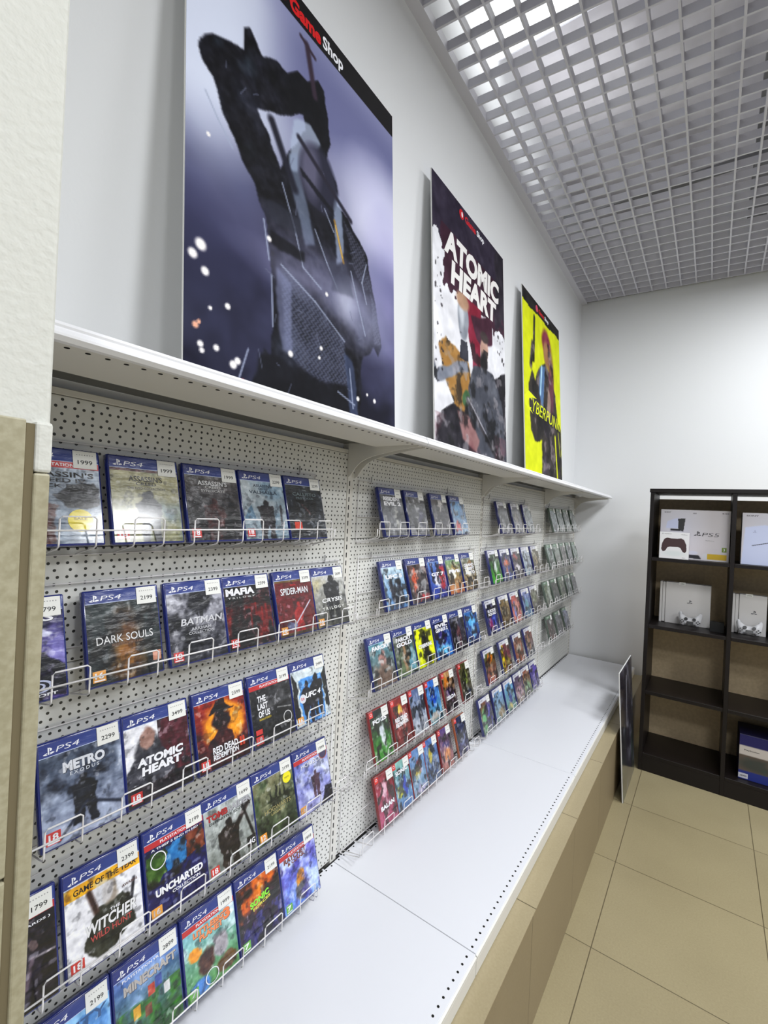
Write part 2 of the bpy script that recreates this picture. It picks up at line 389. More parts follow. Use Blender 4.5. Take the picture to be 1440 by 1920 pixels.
# services seen through the cells
def duct(name, label, x0, x1, y0, y1, z0, z1, m, cat):
    return tag(link(name, MB().box(x0, x1, y0, y1, z0, z1, .004).mesh(name, m)), label, cat)
duct('cable_tray', 'long grey cable tray running above the grid cells', 1.02, 1.12, -2, 3.9, 3.55, 3.6, M['duct'], 'cable tray')
duct('ceiling_beam', 'dark narrow beam crossing above the ceiling grid', 0.05, 4.1, 3.02, 3.07, 3.42, 3.46, M['duct'], 'beam')
tag(link('ventilation_pipe', MB().tube([(0.62, 1.2, 3.70), (0.75, 1.7, 3.70), (1.2, 1.9, 3.70)], .035, 12).mesh('ventilation_pipe', M['duct'])), 'thin round grey pipe seen through the ceiling cells', 'pipe')
em = mat('lit_diffuser', (1, 1, 1), .5); b = em.node_tree.nodes['Principled BSDF']; b.inputs['Emission Color'].default_value = (.97, 1, .98, 1); b.inputs['Emission Strength'].default_value = 1.1
M['lit'] = em
em2 = mat('led_diffuser', (1, 1, 1), .5); b = em2.node_tree.nodes['Principled BSDF']; b.inputs['Emission Color'].default_value = (.9, .93, 1, 1); b.inputs['Emission Strength'].default_value = 4
for i, (x, y, dx, dy) in enumerate([(0.20, 1.75, .46, .62), (0.52, 1.62, .14, .5)]):
    t = thing('ceiling_lamp', ['lit white lamp above the grid, nearer to the left wall', 'lit white lamp above the grid, farther from the left wall'][i], 'lamp', (x, y, 3.70))
    link('housing', MB().box(-dx / 2 - .015, dx / 2 + .015, -dy / 2 - .015, dy / 2 + .015, .0, .05, .004).mesh('housing', M['grid']), t)
    link('diffuser', MB().box(-dx / 2, dx / 2, -dy / 2, dy / 2, -.006, 0).mesh('diffuser', M['lit']), t)
for i, (x, y) in enumerate(PANELS):
    t = thing('led_panel', 'square flush white light panel set in the ceiling grid, outside the picture', 'lamp', (x, y, GRID_Z - .034), group='light panels in the ceiling')
    link('housing', MB().box(-.3, .3, -.3, .3, .0, .03, .003).mesh('housing', M['grid']), t)
    link('diffuser', MB().box(-.28, .28, -.28, .28, -.006, 0).mesh('diffuser', em2), t)

# pillar at the near left
t = struct(link('wall_pillar', None))
mb = MB(); mb.box(-0.02, 0.384, -1.6, 0.151, 0.0, 1.53); mb.box(-0.02, 0.385, -1.6, 0.1675, 1.5302, 3.86, .005, 3)
link('plaster_body', mb.mesh('plaster_body', M['plaster']), t)
mb = MB()
for (z0, z1) in [(0.0, 0.27), (0.274, 0.70), (0.704, 1.128), (1.132, 1.548)]:
    mb.box(0.385, 0.397, -0.35, 0.1445, z0, z1, .0015)
    mb.box(0.385, 0.397, -0.85, -0.354, z0, z1, .0015)
link('tile_cladding', mb.mesh('tile_cladding', M['pillar_tile']), t)
mb = MB(); mb.box(0.384, 0.3952, 0.1442, 0.1515, 0.0, 1.545)
link('grout_line', mb.mesh('grout_line', M['grout']), t)
mb = MB(); mb.box(0.37, 0.3975, 0.1515, 0.1645, 0.0, 1.50, .002)
link('edge_tile', mb.mesh('edge_tile', M['pillar_tile']), t)
mb = MB(); mb.box(0.37, 0.3975, 0.1515, 0.1655, 1.5005, 1.548, .003)
link('plaster_edge', mb.mesh('plaster_edge', M['plaster']), t)

# tiled podium under the gondola
t = tag(link('tiled_podium', None), 'low beige tiled podium under the white shelving', 'podium')
PX, PZ = 0.534, 0.348
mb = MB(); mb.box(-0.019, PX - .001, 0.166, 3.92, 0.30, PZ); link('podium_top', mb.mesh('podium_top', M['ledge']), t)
mb = MB(); mb.box(PX - .012, PX, 0.166, 3.955, 0.0, PZ - .001); link('podium_face', mb.mesh('podium_face', M['ledge_face_shaded']), t)

# ------------------------------------------------------------------ gondola shelving
SEAMS = [0.16, 1.072, 2.070, 3.080, 3.905]
ordn = ['nearest', 'second', 'third', 'farthest']
HB, DB, HT, DT = 0.4044, 0.474, 1.6875, 0.263
for i in range(4):
    y0, y1 = SEAMS[i], SEAMS[i + 1]
    t = thing('perforated_back_panel', '%s bay of white perforated metal back panel behind the racks' % ordn[i], 'panel', group='perforated back panels')
    zs = [0.41, 0.80, 1.19, 1.392, 1.652]
    for a, b in zip(zs[:-1], zs[1:]):
        o = link('panel_sheet', MB().box(-0.016, 0.0, y0 + .014, y1 - .014, a + .0008, b - .0008, .0012, 1).mesh('panel_sheet', M['perf']), t)
    link('top_rail', MB().box(-0.016, 0.0015, y0 + .014, y1 - .014, 1.6522, 1.664, .001, 1).mesh('top_rail', M['bracket']), t)
    # base shelf tray
    t = thing('base_shelf', '%s white enamelled base shelf tray, empty, on the tiled podium' % ordn[i], 'shelf', group='base shelf trays')
    mb = MB(); mb.box(0.006, DB, y0 + .0008, y1 - .0008, HB - .003, HB, .0008, 1)
    mb.box(DB - .003, DB, y0 + .0008, y1 - .0008, HB - .052, HB - .003)
    link('shelf_plate', mb.mesh('shelf_plate', M['shelf_steel']), t)
    mb = MB(); mb.prism([(DB, HB - .004), (DB + .004, HB - .006), (DB + .004, HB - .012), (DB, HB - .014)], y0 + .0015, y1 - .0015, 'y')
    mb.box(DB, DB + .0025, y0 + .0015, y1 - .0015, HB - .054, HB - .016, .0008, 1)
    link('front_fascia', mb.mesh('front_fascia', M['bracket']), t)
    mb = MB(); n = int((y1 - y0) / .02377); ys = [y0 + .012 + k * .02377 for k in range(n)]
    for y in ys:
        mb.cyl((0.4592, y, HB + .0002), .0031, .0004, 'z', 10)
        if i != 3 or y < 3.8: mb.cyl((0.0128, y + .004, HB + .0002), .0027, .0004, 'z', 8)
    o = link('punched_holes', mb.mesh('punched_holes', M['hole']), t); o['kind'] = 'stuff'
    link('plinth', MB().box(DB - .03, DB - .022, y0 + .001, y1 - .001, PZ, HB - .003).mesh('plinth', M['hole']), t)
    # top shelf
    t = thing('top_shelf', '%s white metal top shelf carrying the posters, over the racks' % ordn[i], 'shelf', group='top shelves above the racks')
    mb = MB(); mb.box(0.054, DT - .001, y0 + .0008, y1 - .0008, HT - .003, HT - .001); mb.box(-0.0195, .045, y0 + .0008, y1 - .0008, HT - .003, HT - .001)
    mb.box(0.224, DT - .002, y0 + .0008, y1 - .0008, 1.665, HT - .003, .001, 1)
    mb.box(0.104, 0.224, y0 + .004, y1 - .004, 1.6665, HT - .003, .0015, 1)
    link('shelf_plate', mb.mesh('shelf_plate', M['bracket']), t)
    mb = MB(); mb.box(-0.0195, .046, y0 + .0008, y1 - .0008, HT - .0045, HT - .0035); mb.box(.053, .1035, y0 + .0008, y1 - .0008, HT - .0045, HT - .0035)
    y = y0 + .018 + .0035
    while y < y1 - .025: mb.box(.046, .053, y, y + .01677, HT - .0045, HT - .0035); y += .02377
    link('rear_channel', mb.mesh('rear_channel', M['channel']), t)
    mb = MB(); mb.prism([(DT - .008, HT - .001), (DT - .006, HT + .001), (DT + .001, HT + .001), (DT + .003, HT - .003), (DT + .002, HT - .006), (DT + .005, HT - .009),
                         (DT + .008, HT - .014), (DT + .008, HT - .017), (DT + .003, HT - .0225), (DT - .004, HT - .0235), (DT - .004, HT - .02), (DT - .002, HT - .004)], y0 + .0012, y1 - .0012, 'y')
    link('price_rail', mb.mesh('price_rail', M['steel']), t)
    mb = MB()
    for k in range(int((y1 - y0 - .02) / .02377)): mb.cyl((0.243, y0 + .018 + k * .02377, 1.6648), .0034, .0006, 'z', 10)
    o = link('punched_holes', mb.mesh('punched_holes', M['hole']), t); o['kind'] = 'stuff'
    mb = MB()
    prof = [(.003, 1.6825), (.252, 1.6645), (.25, 1.661), (.19, 1.655), (.143, 1.648), (.10, 1.641), (.075, 1.634), (.052, 1.624), (.034, 1.609), (.022, 1.594), (.014, 1.584), (.003, 1.578)]
    for yy in (y0 + .0155, y1 - .018):
        mb = MB(); mb.prism(prof, yy, yy + .0025, 'y'); link('bracket', mb.mesh('bracket', M['bracket']), t)
for i, y in enumerate(SEAMS):
    lab = ['slotted white upright hidden behind the near pillar', 'slotted white upright between nearest and second bays', 'slotted white upright between second and third bays',
           'slotted white upright between third and farthest bays', 'slotted white end upright beside the back wall'][i]
    t = thing('slotted_upright', lab, 'upright', group='slotted uprights of the shelving')
    mb = MB(); mb.box(-0.021, 0.0022, y - .0135, y + .0135, PZ, 1.683, .001, 1)
    link('post', mb.mesh('post', M['bracket']), t)
    mb = MB(); z = 0.412
    while z < 1.57: mb.box(0.0021, 0.0027, y - .0068, y - .0030, z, z + .0145); z += .0243
    o = link('slots', mb.mesh('slots', M['black_gap']), t); o['kind'] = 'stuff'
# black joint behind the trays, interrupted by tabs
tag(link('joint_strip', MB().box(0.0015, 0.0064, 0.18, 3.88, HB - .004, HB + .0004).mesh('joint_strip', M['black_gap'])), 'black gap strip along the foot of the perforated panels', 'strip')

t = thing('joint_tabs', 'row of small white tabs crossing the black gap strip behind the base trays', 'strip')
mb = MB(); y = 0.20
while y < 3.86: mb.box(0.0012, 0.0068, y, y + (.005 if y < 2.4 else .018), HB - .003, HB + .0008); y += (.075 if y < 2.4 else .040)
o = link('tab_row', mb.mesh('tab_row', M['shelf_steel']), t); o['kind'] = 'stuff'

# ------------------------------------------------------------------ wire racks
FZ = [1.401, 1.158, 0.914, 0.671, 0.438]
WR = .0014
def rack_parts(n):
    L = (n - 1) * .1140 + .053
    mb = MB(); mb.tube([(.0868, -.004, .026), (.0868, L + .004, .026)], WR * 1.15, 6); rail = mb.mesh('front_rail', M['wire'])
    mb = MB()
    for yy in (-.012, L + .012):
        mb.tube([(.004, yy, .175), (.004, yy, -.016), (.010, yy, -.021), (.082, yy, .000), (.086, yy, .006), (.086, yy, .026)], WR, 6)
    mb.tube([(.006, -.012, .172), (.006, L + .012, .172)], WR, 6); mb.tube([(.006, -.012, .06), (.006, L + .012, .06)], WR, 6)
    mb.tube([(.006, -.012, -.0215), (.006, L + .012, -.0215)], WR, 6)
    back = mb.mesh('back_frame', M['wire'])
    mb = MB(); mb.tube([(.008, 0, -.020), (.078, 0, -.0035), (.0835, 0, 0), (.085, 0, .005), (.085, 0, .044), (.085, .004, .0478), (.085, .049, .0478), (.085, .053, .044), (.085, .053, .005), (.0835, .053, 0), (.078, .053, -.0035), (.008, .053, -.020)], WR, 6)
    loop = mb.mesh('wire_loop', M['wire'])
    mb = MB()
    mb.tube([(.001, 0, .168), (.0045, 0, .168), (.007, 0, .174), (.007, 0, .190)], .002, 6)
    hook = mb.mesh('hanging_hook', M['hook'])
    return rail, back, loop, hook, L
RP = {n: rack_parts(n) for n in (5, 6, 8)}
RACKS = {(0, 0): (.053, 8), (0, 1): (.167, 8), (0, 2): (.053, 8), (0, 3): (.175, 8), (0, 4): (.055, 8),
         (1, 0): (1.121, 6), (1, 1): (1.137, 8), (1, 2): (1.116, 8), (1, 3): (1.111, 8), (1, 4): (1.111, 8),
         (2, 0): (2.086, 6), (2, 1): (2.079, 8), (2, 2): (2.063, 8), (2, 3): (2.068, 8), (2, 4): (2.061, 8),
         (3, 0): (3.115, 6), (3, 1): (3.027, 8), (3, 2): (3.01, 8), (3, 3): (3.03, 6)}
RN = ['top', 'second', 'third', 'fourth', 'bottom']
BN = ['nearest', 'second', 'third', 'farthest']
for (b, r), (ys, n) in RACKS.items():
    rail, back, loop, hook, L = RP[n]
    if b == 0: pass
    t = thing('wire_display_rack', 'white wire rack holding game cases, %s row of the %s bay' % (RN[r], BN[b]), 'rack', (0, ys, FZ[r]), group='wire racks on the perforated panels')
    link('front_rail', rail, t); link('back_frame', back, t); [link('hanging_hook', hook, t, (0, q, 0)) for q in (.05, L - .05)]
    for k in range(n): link('wire_loop', loop, t, (0, k * .1140, 0))

# ------------------------------------------------------------------ game cases
def shell_mesh(name, w, h, th, m):
    mb = MB(); mb.box(0, w, 0.0006, th, 0, h, .0028, 2); mb.box(-.0006, .0025, .004, th - .003, .008, h - .008, .0008, 1)
    return mb.mesh(name, m)
SH = {'p4': (shell_mesh('case_shell', .132, .165, .0145, M['shell_blue']), .132, .165),
      'p5': (shell_mesh('case_shell', .132, .165, .0145, M['shell_navy']), .132, .165),
      'sw': (shell_mesh('case_shell', .104, .164, .0115, M['shell_red']), .104, .164),
      'so': (shell_mesh('case_shell', .104, .164, .0115, M['shell_dark']), .104, .164),
      'xb': (shell_mesh('case_shell', .132, .165, .0145, M['shell_green']), .132, .165)}
for v in SH.values():
    for p in v[0].polygons: p.use_smooth = True
LABELS = {}
def price_mesh(txt, w=.036, h=.031):
    if txt not in LABELS:
        a = Art(2, 2).fill((.90, .90, .88))
        ov = [('t', txt, .5, .36, .62, .24, (.08, .08, .08), 0, 0, .01)] if txt else [('t', '----', .5, .4, .5, .05, (.2, .2, .2))]
        ov.append(('t', '- - - - - - -', .5, .78, .7, .05, (.55, .55, .55), 0, 0, 0))
        LABELS[txt] = sheet('price_label', a, w, h, ov, M['label'], .0003)
    return LABELS[txt]

AGE = {'18': (.80, .22, .20), '16': (.90, .62, .25), '12': (.93, .60, .20), '7': (.40, .68, .25)}
BLUE = (.15, .20, .48)
TILT = math.radians(15.5)
def case(bay, row, y, kind, art, ov, price, desc, pos, group, age=None, hits=None, res=None):
    me, w, h = SH[kind]
    lab = '%s, %s, %s rack, %s bay' % (desc, pos, RN[row], BN[bay])
    while len(lab.split()) > 16:
        q = desc.split(); cut = [k for k, w_ in enumerate(q) if w_ in ('and', 'with', 'over', 'of', 'above') and k > 4]
        desc = ' '.join(q[:cut[-1]]) if cut else ' '.join(q[:-1]); lab = '%s, %s, %s rack, %s bay' % (desc, pos, RN[row], BN[bay])
    t = thing('game_case', lab, 'game case',
              (.0722, y, FZ[row] + .0005), (-TILT, 0, math.pi / 2), group)
    link('case_shell', me, t)
    inset = .0035; sw, sh = w - 2 * inset, h - 2 * inset
    O = []
    if kind == 'p4':
        art.rect(0, .872, 1, 1, BLUE); art.mixin((art.V > .872) * np.clip(art.U * .25, 0, 1), (.25, .45, .75))
        O.append(quad(0, .868, 1, .874, (.75, .80, .92)))
        O += mark(.05, .888, .13, .078, WHT); O.append(('t', 'PS4', .34, .925, .27, .052, WHT, .35, 0, -.005))
    elif kind == 'p5':
        art.rect(0, .90, 1, 1, (.86, .86, .90)); O += mark(.05, .915, .10, .06, (.1, .1, .12)); O.append(('t', 'PS5', .28, .945, .18, .035, (.1, .1, .12), .3))
        art.rect(0, .78, .14, .9, (.86, .86, .90))
    elif kind in ('sw', 'so'):
        O.append(quad(.0, .885, .20, 1.0, (.85, .16, .14))); O += ring(.10, .95, .06, .028, .3, WHT, 12)
    elif kind == 'xb':
        art.rect(0, .90, 1, 1, (.34, .50, .36)); O.append(('t', 'XBOX', .3, .95, .4, .045, WHT))
    if hits:
        O.append(quad(0, .80, 1, .868, (.75, .16, .18))); O.append(('t', hits, .56, .834, .62, .034, WHT, 0, 0, .02))
    for q in ov:
        if q[0] == 't' and q[5] >= .06 and bay == 0 and min(q[6]) + max(q[6]) > .75:
            q2 = list(q); q2[2] += .006; q2[3] -= .006; q2[6] = (.10, .09, .11); O.append(tuple(q2))
        O.append(q)
    if age:
        O.append(quad(.035, .035, .20, .15, AGE[age])); O.append(('t', age, .118, .100, .11, .065, WHT, 0, 0, .03)); O.append(quad(.05, .042, .185, .056, WHT))
    link('cover_sheet', sheet('cover_sheet', art, sw, sh, O, M['print']), t, (inset, -.0001, inset))
    if price is not None:
        pw = .036 if kind != 'sw' and kind != 'so' else .030
        lx = w - pw - .006; link('price_label', price_mesh(price), t, (lx, -.0012, h - .034))
    return t

ORD = ['leftmost', 'second from left', 'third from left', 'fourth from left', 'fifth from left', 'sixth from left']
# ---- bay 1: large, readable covers
def A1(seed): return Art(96, 120, seed, .8, .09)
cases1 = []
def K(row, y, painter, ov, price, desc, **kw): cases1.append((row, y, painter, ov, price, desc, kw))
BK = (.07, .07, .08)
def p(a): a.grad((.45, .50, .56), (.78, .82, .88)).cloud((.35, .38, .42), 5, .5, .8, .5); a.poly([(.45, .50), (.62, .62), (.95, .66), (.98, .42), (.7, .36), (.55, .4)], (.16, .16, .18), 1, 1); a.fig(.28, -.1, .62, (.36, .22, .20), wid=1.8); a.mottle(.10, 9)
K(0, .223, p, [('t', "ASSASSIN'S", .50, .73, .86, .060, BK), ('t', 'CREED IV', .52, .665, .62, .045, BK), ('t', 'BLACK FLAG', .52, .605, .80, .042, BK), disc(.74, .24, .15, .12, (.92, .84, .12)), ('t', 'SALE', .74, .26, .16, .025, (.5, .4, .1))], '1999', 'blue game case with black flag art and yellow round sticker', hits='PLAYSTATION HITS')
def p(a): a.grad((.50, .50, .36), (.72, .70, .58)).cloud((.36, .46, .52), 3, .5, .75, .8, a.U > .4); a.cloud((.84, .84, .76), 4, .5, .75, .7); a.rect(0, .835, 1, .87, (.36, .10, .14)); a.fig(.52, -.02, .62, (.17, .17, .18), wid=1.7); a.poly([(.3, .1), (.5, .36), (.56, .3)], (.2, .2, .2)); a.mottle(.06, 9)
K(0, .366, p, [('t', "ASSASSIN'S", .5, .75, .50, .07, BK), ('t', 'CREED', .5, .69, .30, .038, BK), ('t', 'THE EZIO COLLECTION', .5, .635, .56, .028, (.25, .22, .15))], '1999', 'blue game case with sandy olive cover and one hooded grey figure', age='18')
def p(a): a.grad((.22, .22, .24), (.42, .40, .40)).mottle(.12, 7); [a.fig(x, .02, h, (.14, .12, .13), wid=1.5) for x, h in ((.16, .48), (.84, .5), (.34, .46), (.66, .47))]; a.fig(.5, -.05, .62, (.30, .16, .15), wid=1.8); a.mottle(.12, 12)
K(0, .507, p, [('t', "ASSASSIN'S", .5, .77, .56, .065, (.85, .85, .86)), ('t', 'CREED', .5, .715, .3, .036, (.8, .8, .8)), ('t', 'SYNDICATE', .5, .665, .46, .032, (.75, .75, .75))], '1999', 'blue game case with dark grey cover of a crowd of figures', age='18')
def p(a): a.grad((.50, .56, .60), (.80, .83, .85)).cloud((.45, .58, .68), 4, .45, .7, .6); a.fig(.52, -.02, .62, (.20, .18, .20), wid=1.7); a.poly([(.0, .3), (.2, .5), (.28, .3)], (.35, .48, .58), .8, 1); a.line(.86, .2, .88, .5, .02, (.3, .3, .32)); a.mottle(.08, 10)
K(0, .641, p, [('t', "ASSASSIN'S", .5, .80, .44, .045, (.15, .2, .28)), ('t', 'CREED', .5, .755, .22, .03, (.15, .2, .28)), ('t', 'VALHALLA', .5, .70, .66, .050, (.12, .2, .28))], '2299', 'blue game case with pale blue snowy cover', age='18')
def p(a): a.grad((.14, .16, .19), (.22, .25, .28)).mottle(.08, 7); a.ell(.5, .5, .35, .22, (.10, .12, .14), .8); a.line(.4, .55, .6, .4, .02, (.35, .25, .25)); a.mottle(.05, 14)
K(0, .775, p, [('t', 'THE', .5, .79, .12, .02, (.55, .6, .62)), ('t', 'CALLISTO', .5, .72, .66, .055, (.42, .48, .50)), ('t', 'PROTOCOL', .5, .655, .5, .034, (.42, .48, .50)), quad(.12, .14, .32, .26, (.80, .22, .12))], '2299', 'blue game case with nearly black cover and small red square')
# second row
def p(a): a.grad((.40, .34, .62), (.10, .09, .20)).cloud((.62, .60, .85), 4, .5, .75, .8); a.poly([(.5, 0), (.62, .42), (.8, .46), (1, .3), (1, 0)], (.16, .14, .22), 1, 1); a.ell(.78, .63, .10, .04, (.75, .75, .85)); a.ell(.55, .18, .12, .1, (.65, .25, .25), .8); a.mottle(.12, 9)
K(1, .179, p, [('t', 'STARS', .5, .80, .80, .075, WHT, .2)] + ring(.68, .13, .17, .065, .22, (.75, .78, .9)) + ring(.68, .13, .09, .035, .3, (.75, .78, .9)) + [('t', 'UBISOFT', .68, .045, .44, .028, WHT)], '1799', 'blue game case with purple starry space cover')
def p(a): a.grad((.20, .22, .22), (.27, .30, .30)).mottle(.05, 5); a.ell(.52, .22, .20, .26, (.66, .46, .22), .85, .5); a.ell(.52, .6, .16, .16, (.55, .38, .25), .6, .6); a.cloud((.18, .16, .13), 9, .5, .65, .6); a.mottle(.06, 14)
K(1, .338, p, [('t', 'DARK SOULS', .5, .46, .78, .085, (.90, .90, .90), 0, 0, .0), ('t', 'REMASTERED', .52, .395, .42, .026, (.45, .33, .25)), quad(.86, .13, .98, .24, (.80, .55, .45))], '2199', 'blue game case with black cover and a column of orange flame', age='16')
def p(a): a.grad((.30, .30, .32), (.82, .82, .86)).cloud((.15, .15, .17), 4, .42, .62, .95); a.fig(.52, .55, .32, (.14, .14, .16), wid=1.3); a.poly([(.45, .0), (.8, .5), (.95, .55), (1, 0)], (.25, .25, .28), .8, 2); a.mottle(.16, 12)
K(1, .481, p, [('t', 'BATMAN', .58, .50, .74, .085, (.80, .80, .82), .2), ('t', 'ARKHAM', .55, .40, .36, .04, (.7, .7, .72)), ('t', 'COLLECTION', .55, .35, .46, .035, (.7, .7, .72))], '2399', 'blue game case with silvery grey and black stormy cover', age='18')
def p(a): a.grad((.14, .06, .07), (.30, .10, .11)).cloud((.50, .12, .12), 5, .45, .7, .9, a.V < .6); a.poly([(0, .62), (1, .86), (0, .87)], (.10, .08, .09)); [a.rect(x, .25, x + .04, .25 + hh, (.55, .16, .15), .7) for x, hh in ((.5, .3), (.62, .36), (.75, .28), (.85, .32))]; a.cloud((.10, .04, .05), 8, .5, .7, .8); a.mottle(.05, 12)
K(1, .612, p, [('t', 'MAFIA', .34, .795, .62, .10, WHT, 0, 0, .05), ('t', 'T R I L O G Y', .36, .71, .58, .024, (.75, .75, .75))], '2599', 'blue game case with black cover and dark red skyline', age='18')
def p(a): a.grad((.42, .10, .13), (.45, .14, .18)).mottle(.08, 4); a.rect(0, .835, 1, .87, (.45, .36, .22)); a.fig(.55, .02, .46, (.62, .18, .18), wid=1.6); a.line(.35, .1, .9, .5, .012, (.75, .75, .8)); a.ell(.35, .15, .15, .06, (.45, .50, .62), .9); a.rect(0, 0, 1, .05, (.35, .28, .18))
K(1, .755, p, [('t', 'MARVEL', .48, .785, .16, .022, (.85, .2, .2)), ('t', 'SPIDER-MAN', .5, .69, .74, .105, WHT, 0, 0, .01)], '3399', 'blue game case with crimson cover and tall white title', age='16')
def p(a): a.grad((.30, .30, .27), (.86, .86, .85)).cloud((.78, .72, .50), 4, .5, .8, .7, a.U < .4); a.fig(.56, .06, .82, (.16, .16, .17), wid=1.7); a.mottle(.10, 10)
K(1, .885, p, [('t', 'CRYSIS', .55, .44, .66, .07, (.92, .92, .92), .2), ('t', 'T R I L O G Y', .55, .30, .7, .05, (.90, .90, .88))], '2699', 'blue game case with white and sand cover and one dark figure', age='16')
# third row
def p(a): a.grad((.10, .20, .26), (.16, .26, .34)).mottle(.1, 6); a.rect(0, .05, 1, .2, (.55, .62, .60))
K(2, .138, p, [], None, 'blue game case with teal cover half hidden by the pillar')
def p(a): a.grad((.66, .69, .78), (.25, .29, .35)).cloud((.18, .20, .25), 7, .45, .65, .8, a.V > .38); a.cloud((.72, .76, .84), 5, .5, .75, .8); a.fig(.50, .10, .50, (.12, .13, .16), wid=1.9); a.line(.52, .30, .18, .04, .016, (.22, .24, .30)); a.line(.55, .30, .95, .16, .016, (.22, .24, .30)); a.mottle(.08, 14)
K(2, .281, p, [('t', 'METRO', .52, .715, .52, .105, (.86, .87, .90), 0, .0, .05), ('t', 'E X O D U S', .52, .635, .36, .035, (.80, .82, .86))], '2299', 'blue game case with snowy steel grey cover and lone walker', age='18')
def p(a): a.fill((.88, .88, .90)); a.cloud((.25, .18, .20), 6, .45, .55, 1, (a.U > .5) * 1.0); a.poly([(.45, .0), (1, 0), (1, .86), (.55, .86), (.5, .6)], (.33, .13, .17), .95, 1); a.cloud((.18, .15, .17), 7, .5, .65, .9, (a.V < .45) * 1.0); a.rect(0, 0, 1, .22, (.18, .15, .17), .9); a.ell(.33, .58, .2, .18, (.30, .30, .32)); a.ell(.33, .70, .11, .12, (.62, .50, .46)); a.poly([(.0, .35), (.2, .55), (.55, .55), (.7, .35), (.7, .2), (0, .2)], (.28, .28, .31), 1, 1); a.mottle(.07, 12)
K(2, .412, p, [('t', 'ATOMIC', .52, .45, .72, .095, WHT, .1, .0, .05), ('t', 'HEART', .53, .345, .62, .095, WHT, .1, 0, .05)], '3499', 'blue game case with white and maroon cover and bearded man', age='18')
def p(a): a.grad((.25, .08, .08), (.66, .22, .14)); a.ell(.55, .53, .42, .30, (.92, .62, .15)); a.ell(.48, .60, .17, .17, (.20, .10, .09)); a.poly([(.22, .70), (.76, .70), (.60, .78), (.56, .86), (.40, .86), (.36, .78)], (.18, .10, .08), 1, 1); a.poly([(.2, .30), (.45, .52), (.7, .40), (.72, .18), (.2, .18)], (.28, .10, .08), 1, 1); a.rect(0, 0, 1, .26, (.28, .07, .08), .85); a.mottle(.06, 9)
K(2, .553, p, [('t', 'RED DEAD', .52, .225, .50, .085, WHT, 0, 0, .03), ('t', 'REDEMPTION', .52, .14, .50, .07, WHT, 0, 0, .03), ('t', 'II', .86, .21, .10, .12, (.8, .25, .15), 0, 0, .04)], '2399', 'blue game case with orange sunset cover and hatted silhouette', age='18')
def p(a): a.grad((.12, .12, .13), (.24, .24, .25)).cloud((.38, .38, .39), 4, .5, .75, .7); a.ell(.66, .62, .16, .13, (.32, .32, .33)); a.poly([(.5, .1), (.55, .5), (.85, .5), (.95, .1)], (.16, .16, .17), 1, 1); a.line(.62, .45, .95, .4, .008, (.6, .6, .6)); a.mottle(.05, 12)
K(2, .693, p, [('t', 'THE', .26, .655, .20, .09, WHT, 0, 0, .03), ('t', 'LAST', .27, .55, .24, .09, WHT, 0, 0, .03), ('t', 'OF US', .29, .44, .27, .09, WHT, 0, 0, .03), ('t', 'REMASTERED', .30, .365, .28, .028, (.75, .66, .2)), quad(.05, .17, .2, .24, (.8, .22, .2))] + ring(.84, .26, .11, .09, .15, (.8, .8, .8)), '2199', 'blue game case with charcoal cover and stacked white title', age='18', hits='PLAYSTATION HITS')
def p(a): a.fill((.80, .84, .86)); a.poly([(.2, .02), (.18, .72), (.85, .72), (.88, .02)], (.36, .60, .85), 1, 1); a.fig(.40, .0, .66, (.16, .15, .20), wid=1.4); a.fig(.68, .05, .68, (.12, .12, .16), wid=1.4); a.poly([(.0, .0), (.0, .84), (.12, .7), (.15, .1)], (.12, .11, .13), 1, 1); a.poly([(.9, .2), (.86, .7), (1, .84), (1, .1)], (.14, .16, .14), 1, 1); a.mottle(.07, 12)
K(2, .824, p, [('t', 'UFC 4', .56, .44, .44, .085, WHT, .3, 0, .04), disc(.25, .41, .09, .07, (.85, .85, .88)), ('t', 'EA', .25, .41, .09, .04, (.8, .2, .25))], '2499', 'blue game case with sky blue cover and two dark silhouettes', age='16')
# fourth row
def p(a): a.grad((.14, .12, .15), (.18, .15, .18)).mottle(.05, 5); a.fig(.72, .05, .58, (.24, .22, .28), wid=1.3); a.line(.74, .44, .98, .42, .010, (.75, .72, .75)); a.line(.66, .2, .74, .44, .02, (.45, .40, .45)); a.ell(.74, .56, .05, .05, (.6, .52, .52)); a.mottle(.06, 14)
K(3, .187, p, [('t', 'GAME AWARDS )', .62, .74, .66, .028, WHT)], '1799', 'blue game case with near black cover and pale archer', hits='PLAYSTATION HITS')
def p(a): a.fill((.90, .90, .92)); a.rect(0, .735, 1, .865, (.92, .70, .12)); a.poly([(.2, .18), (.30, .42), (.38, .52), (.7, .56), (.84, .50), (.88, .20), (.6, .06), (.35, .04)], (.24, .25, .22), 1, 1); a.ell(.55, .63, .12, .12, (.66, .62, .58)); a.ell(.48, .66, .12, .13, (.80, .80, .82), .7); a.line(.38, .5, .30, .72, .03, (.30, .22, .20)); a.line(.85, .42, .90, .62, .018, (.2, .2, .24)); a.mottle(.05, 12)
K(3, .326, p, [('t', 'GAME OF THE YEAR', .53, .795, .84, .060, BK, 0, 0, .02), ('t', 'THE', .62, .44, .14, .03, WHT), ('t', 'WITCHER', .57, .36, .70, .115, (.92, .92, .93), .1, 0, .03), ('t', 'WILD HUNT', .56, .26, .55, .06, (.75, .30, .28), 0, 0, .01), ('t', 'AWARDS', .84, .60, .22, .03, (.4, .3, .3))], '2399', 'blue game case with white cover and yellow banner', age='18')
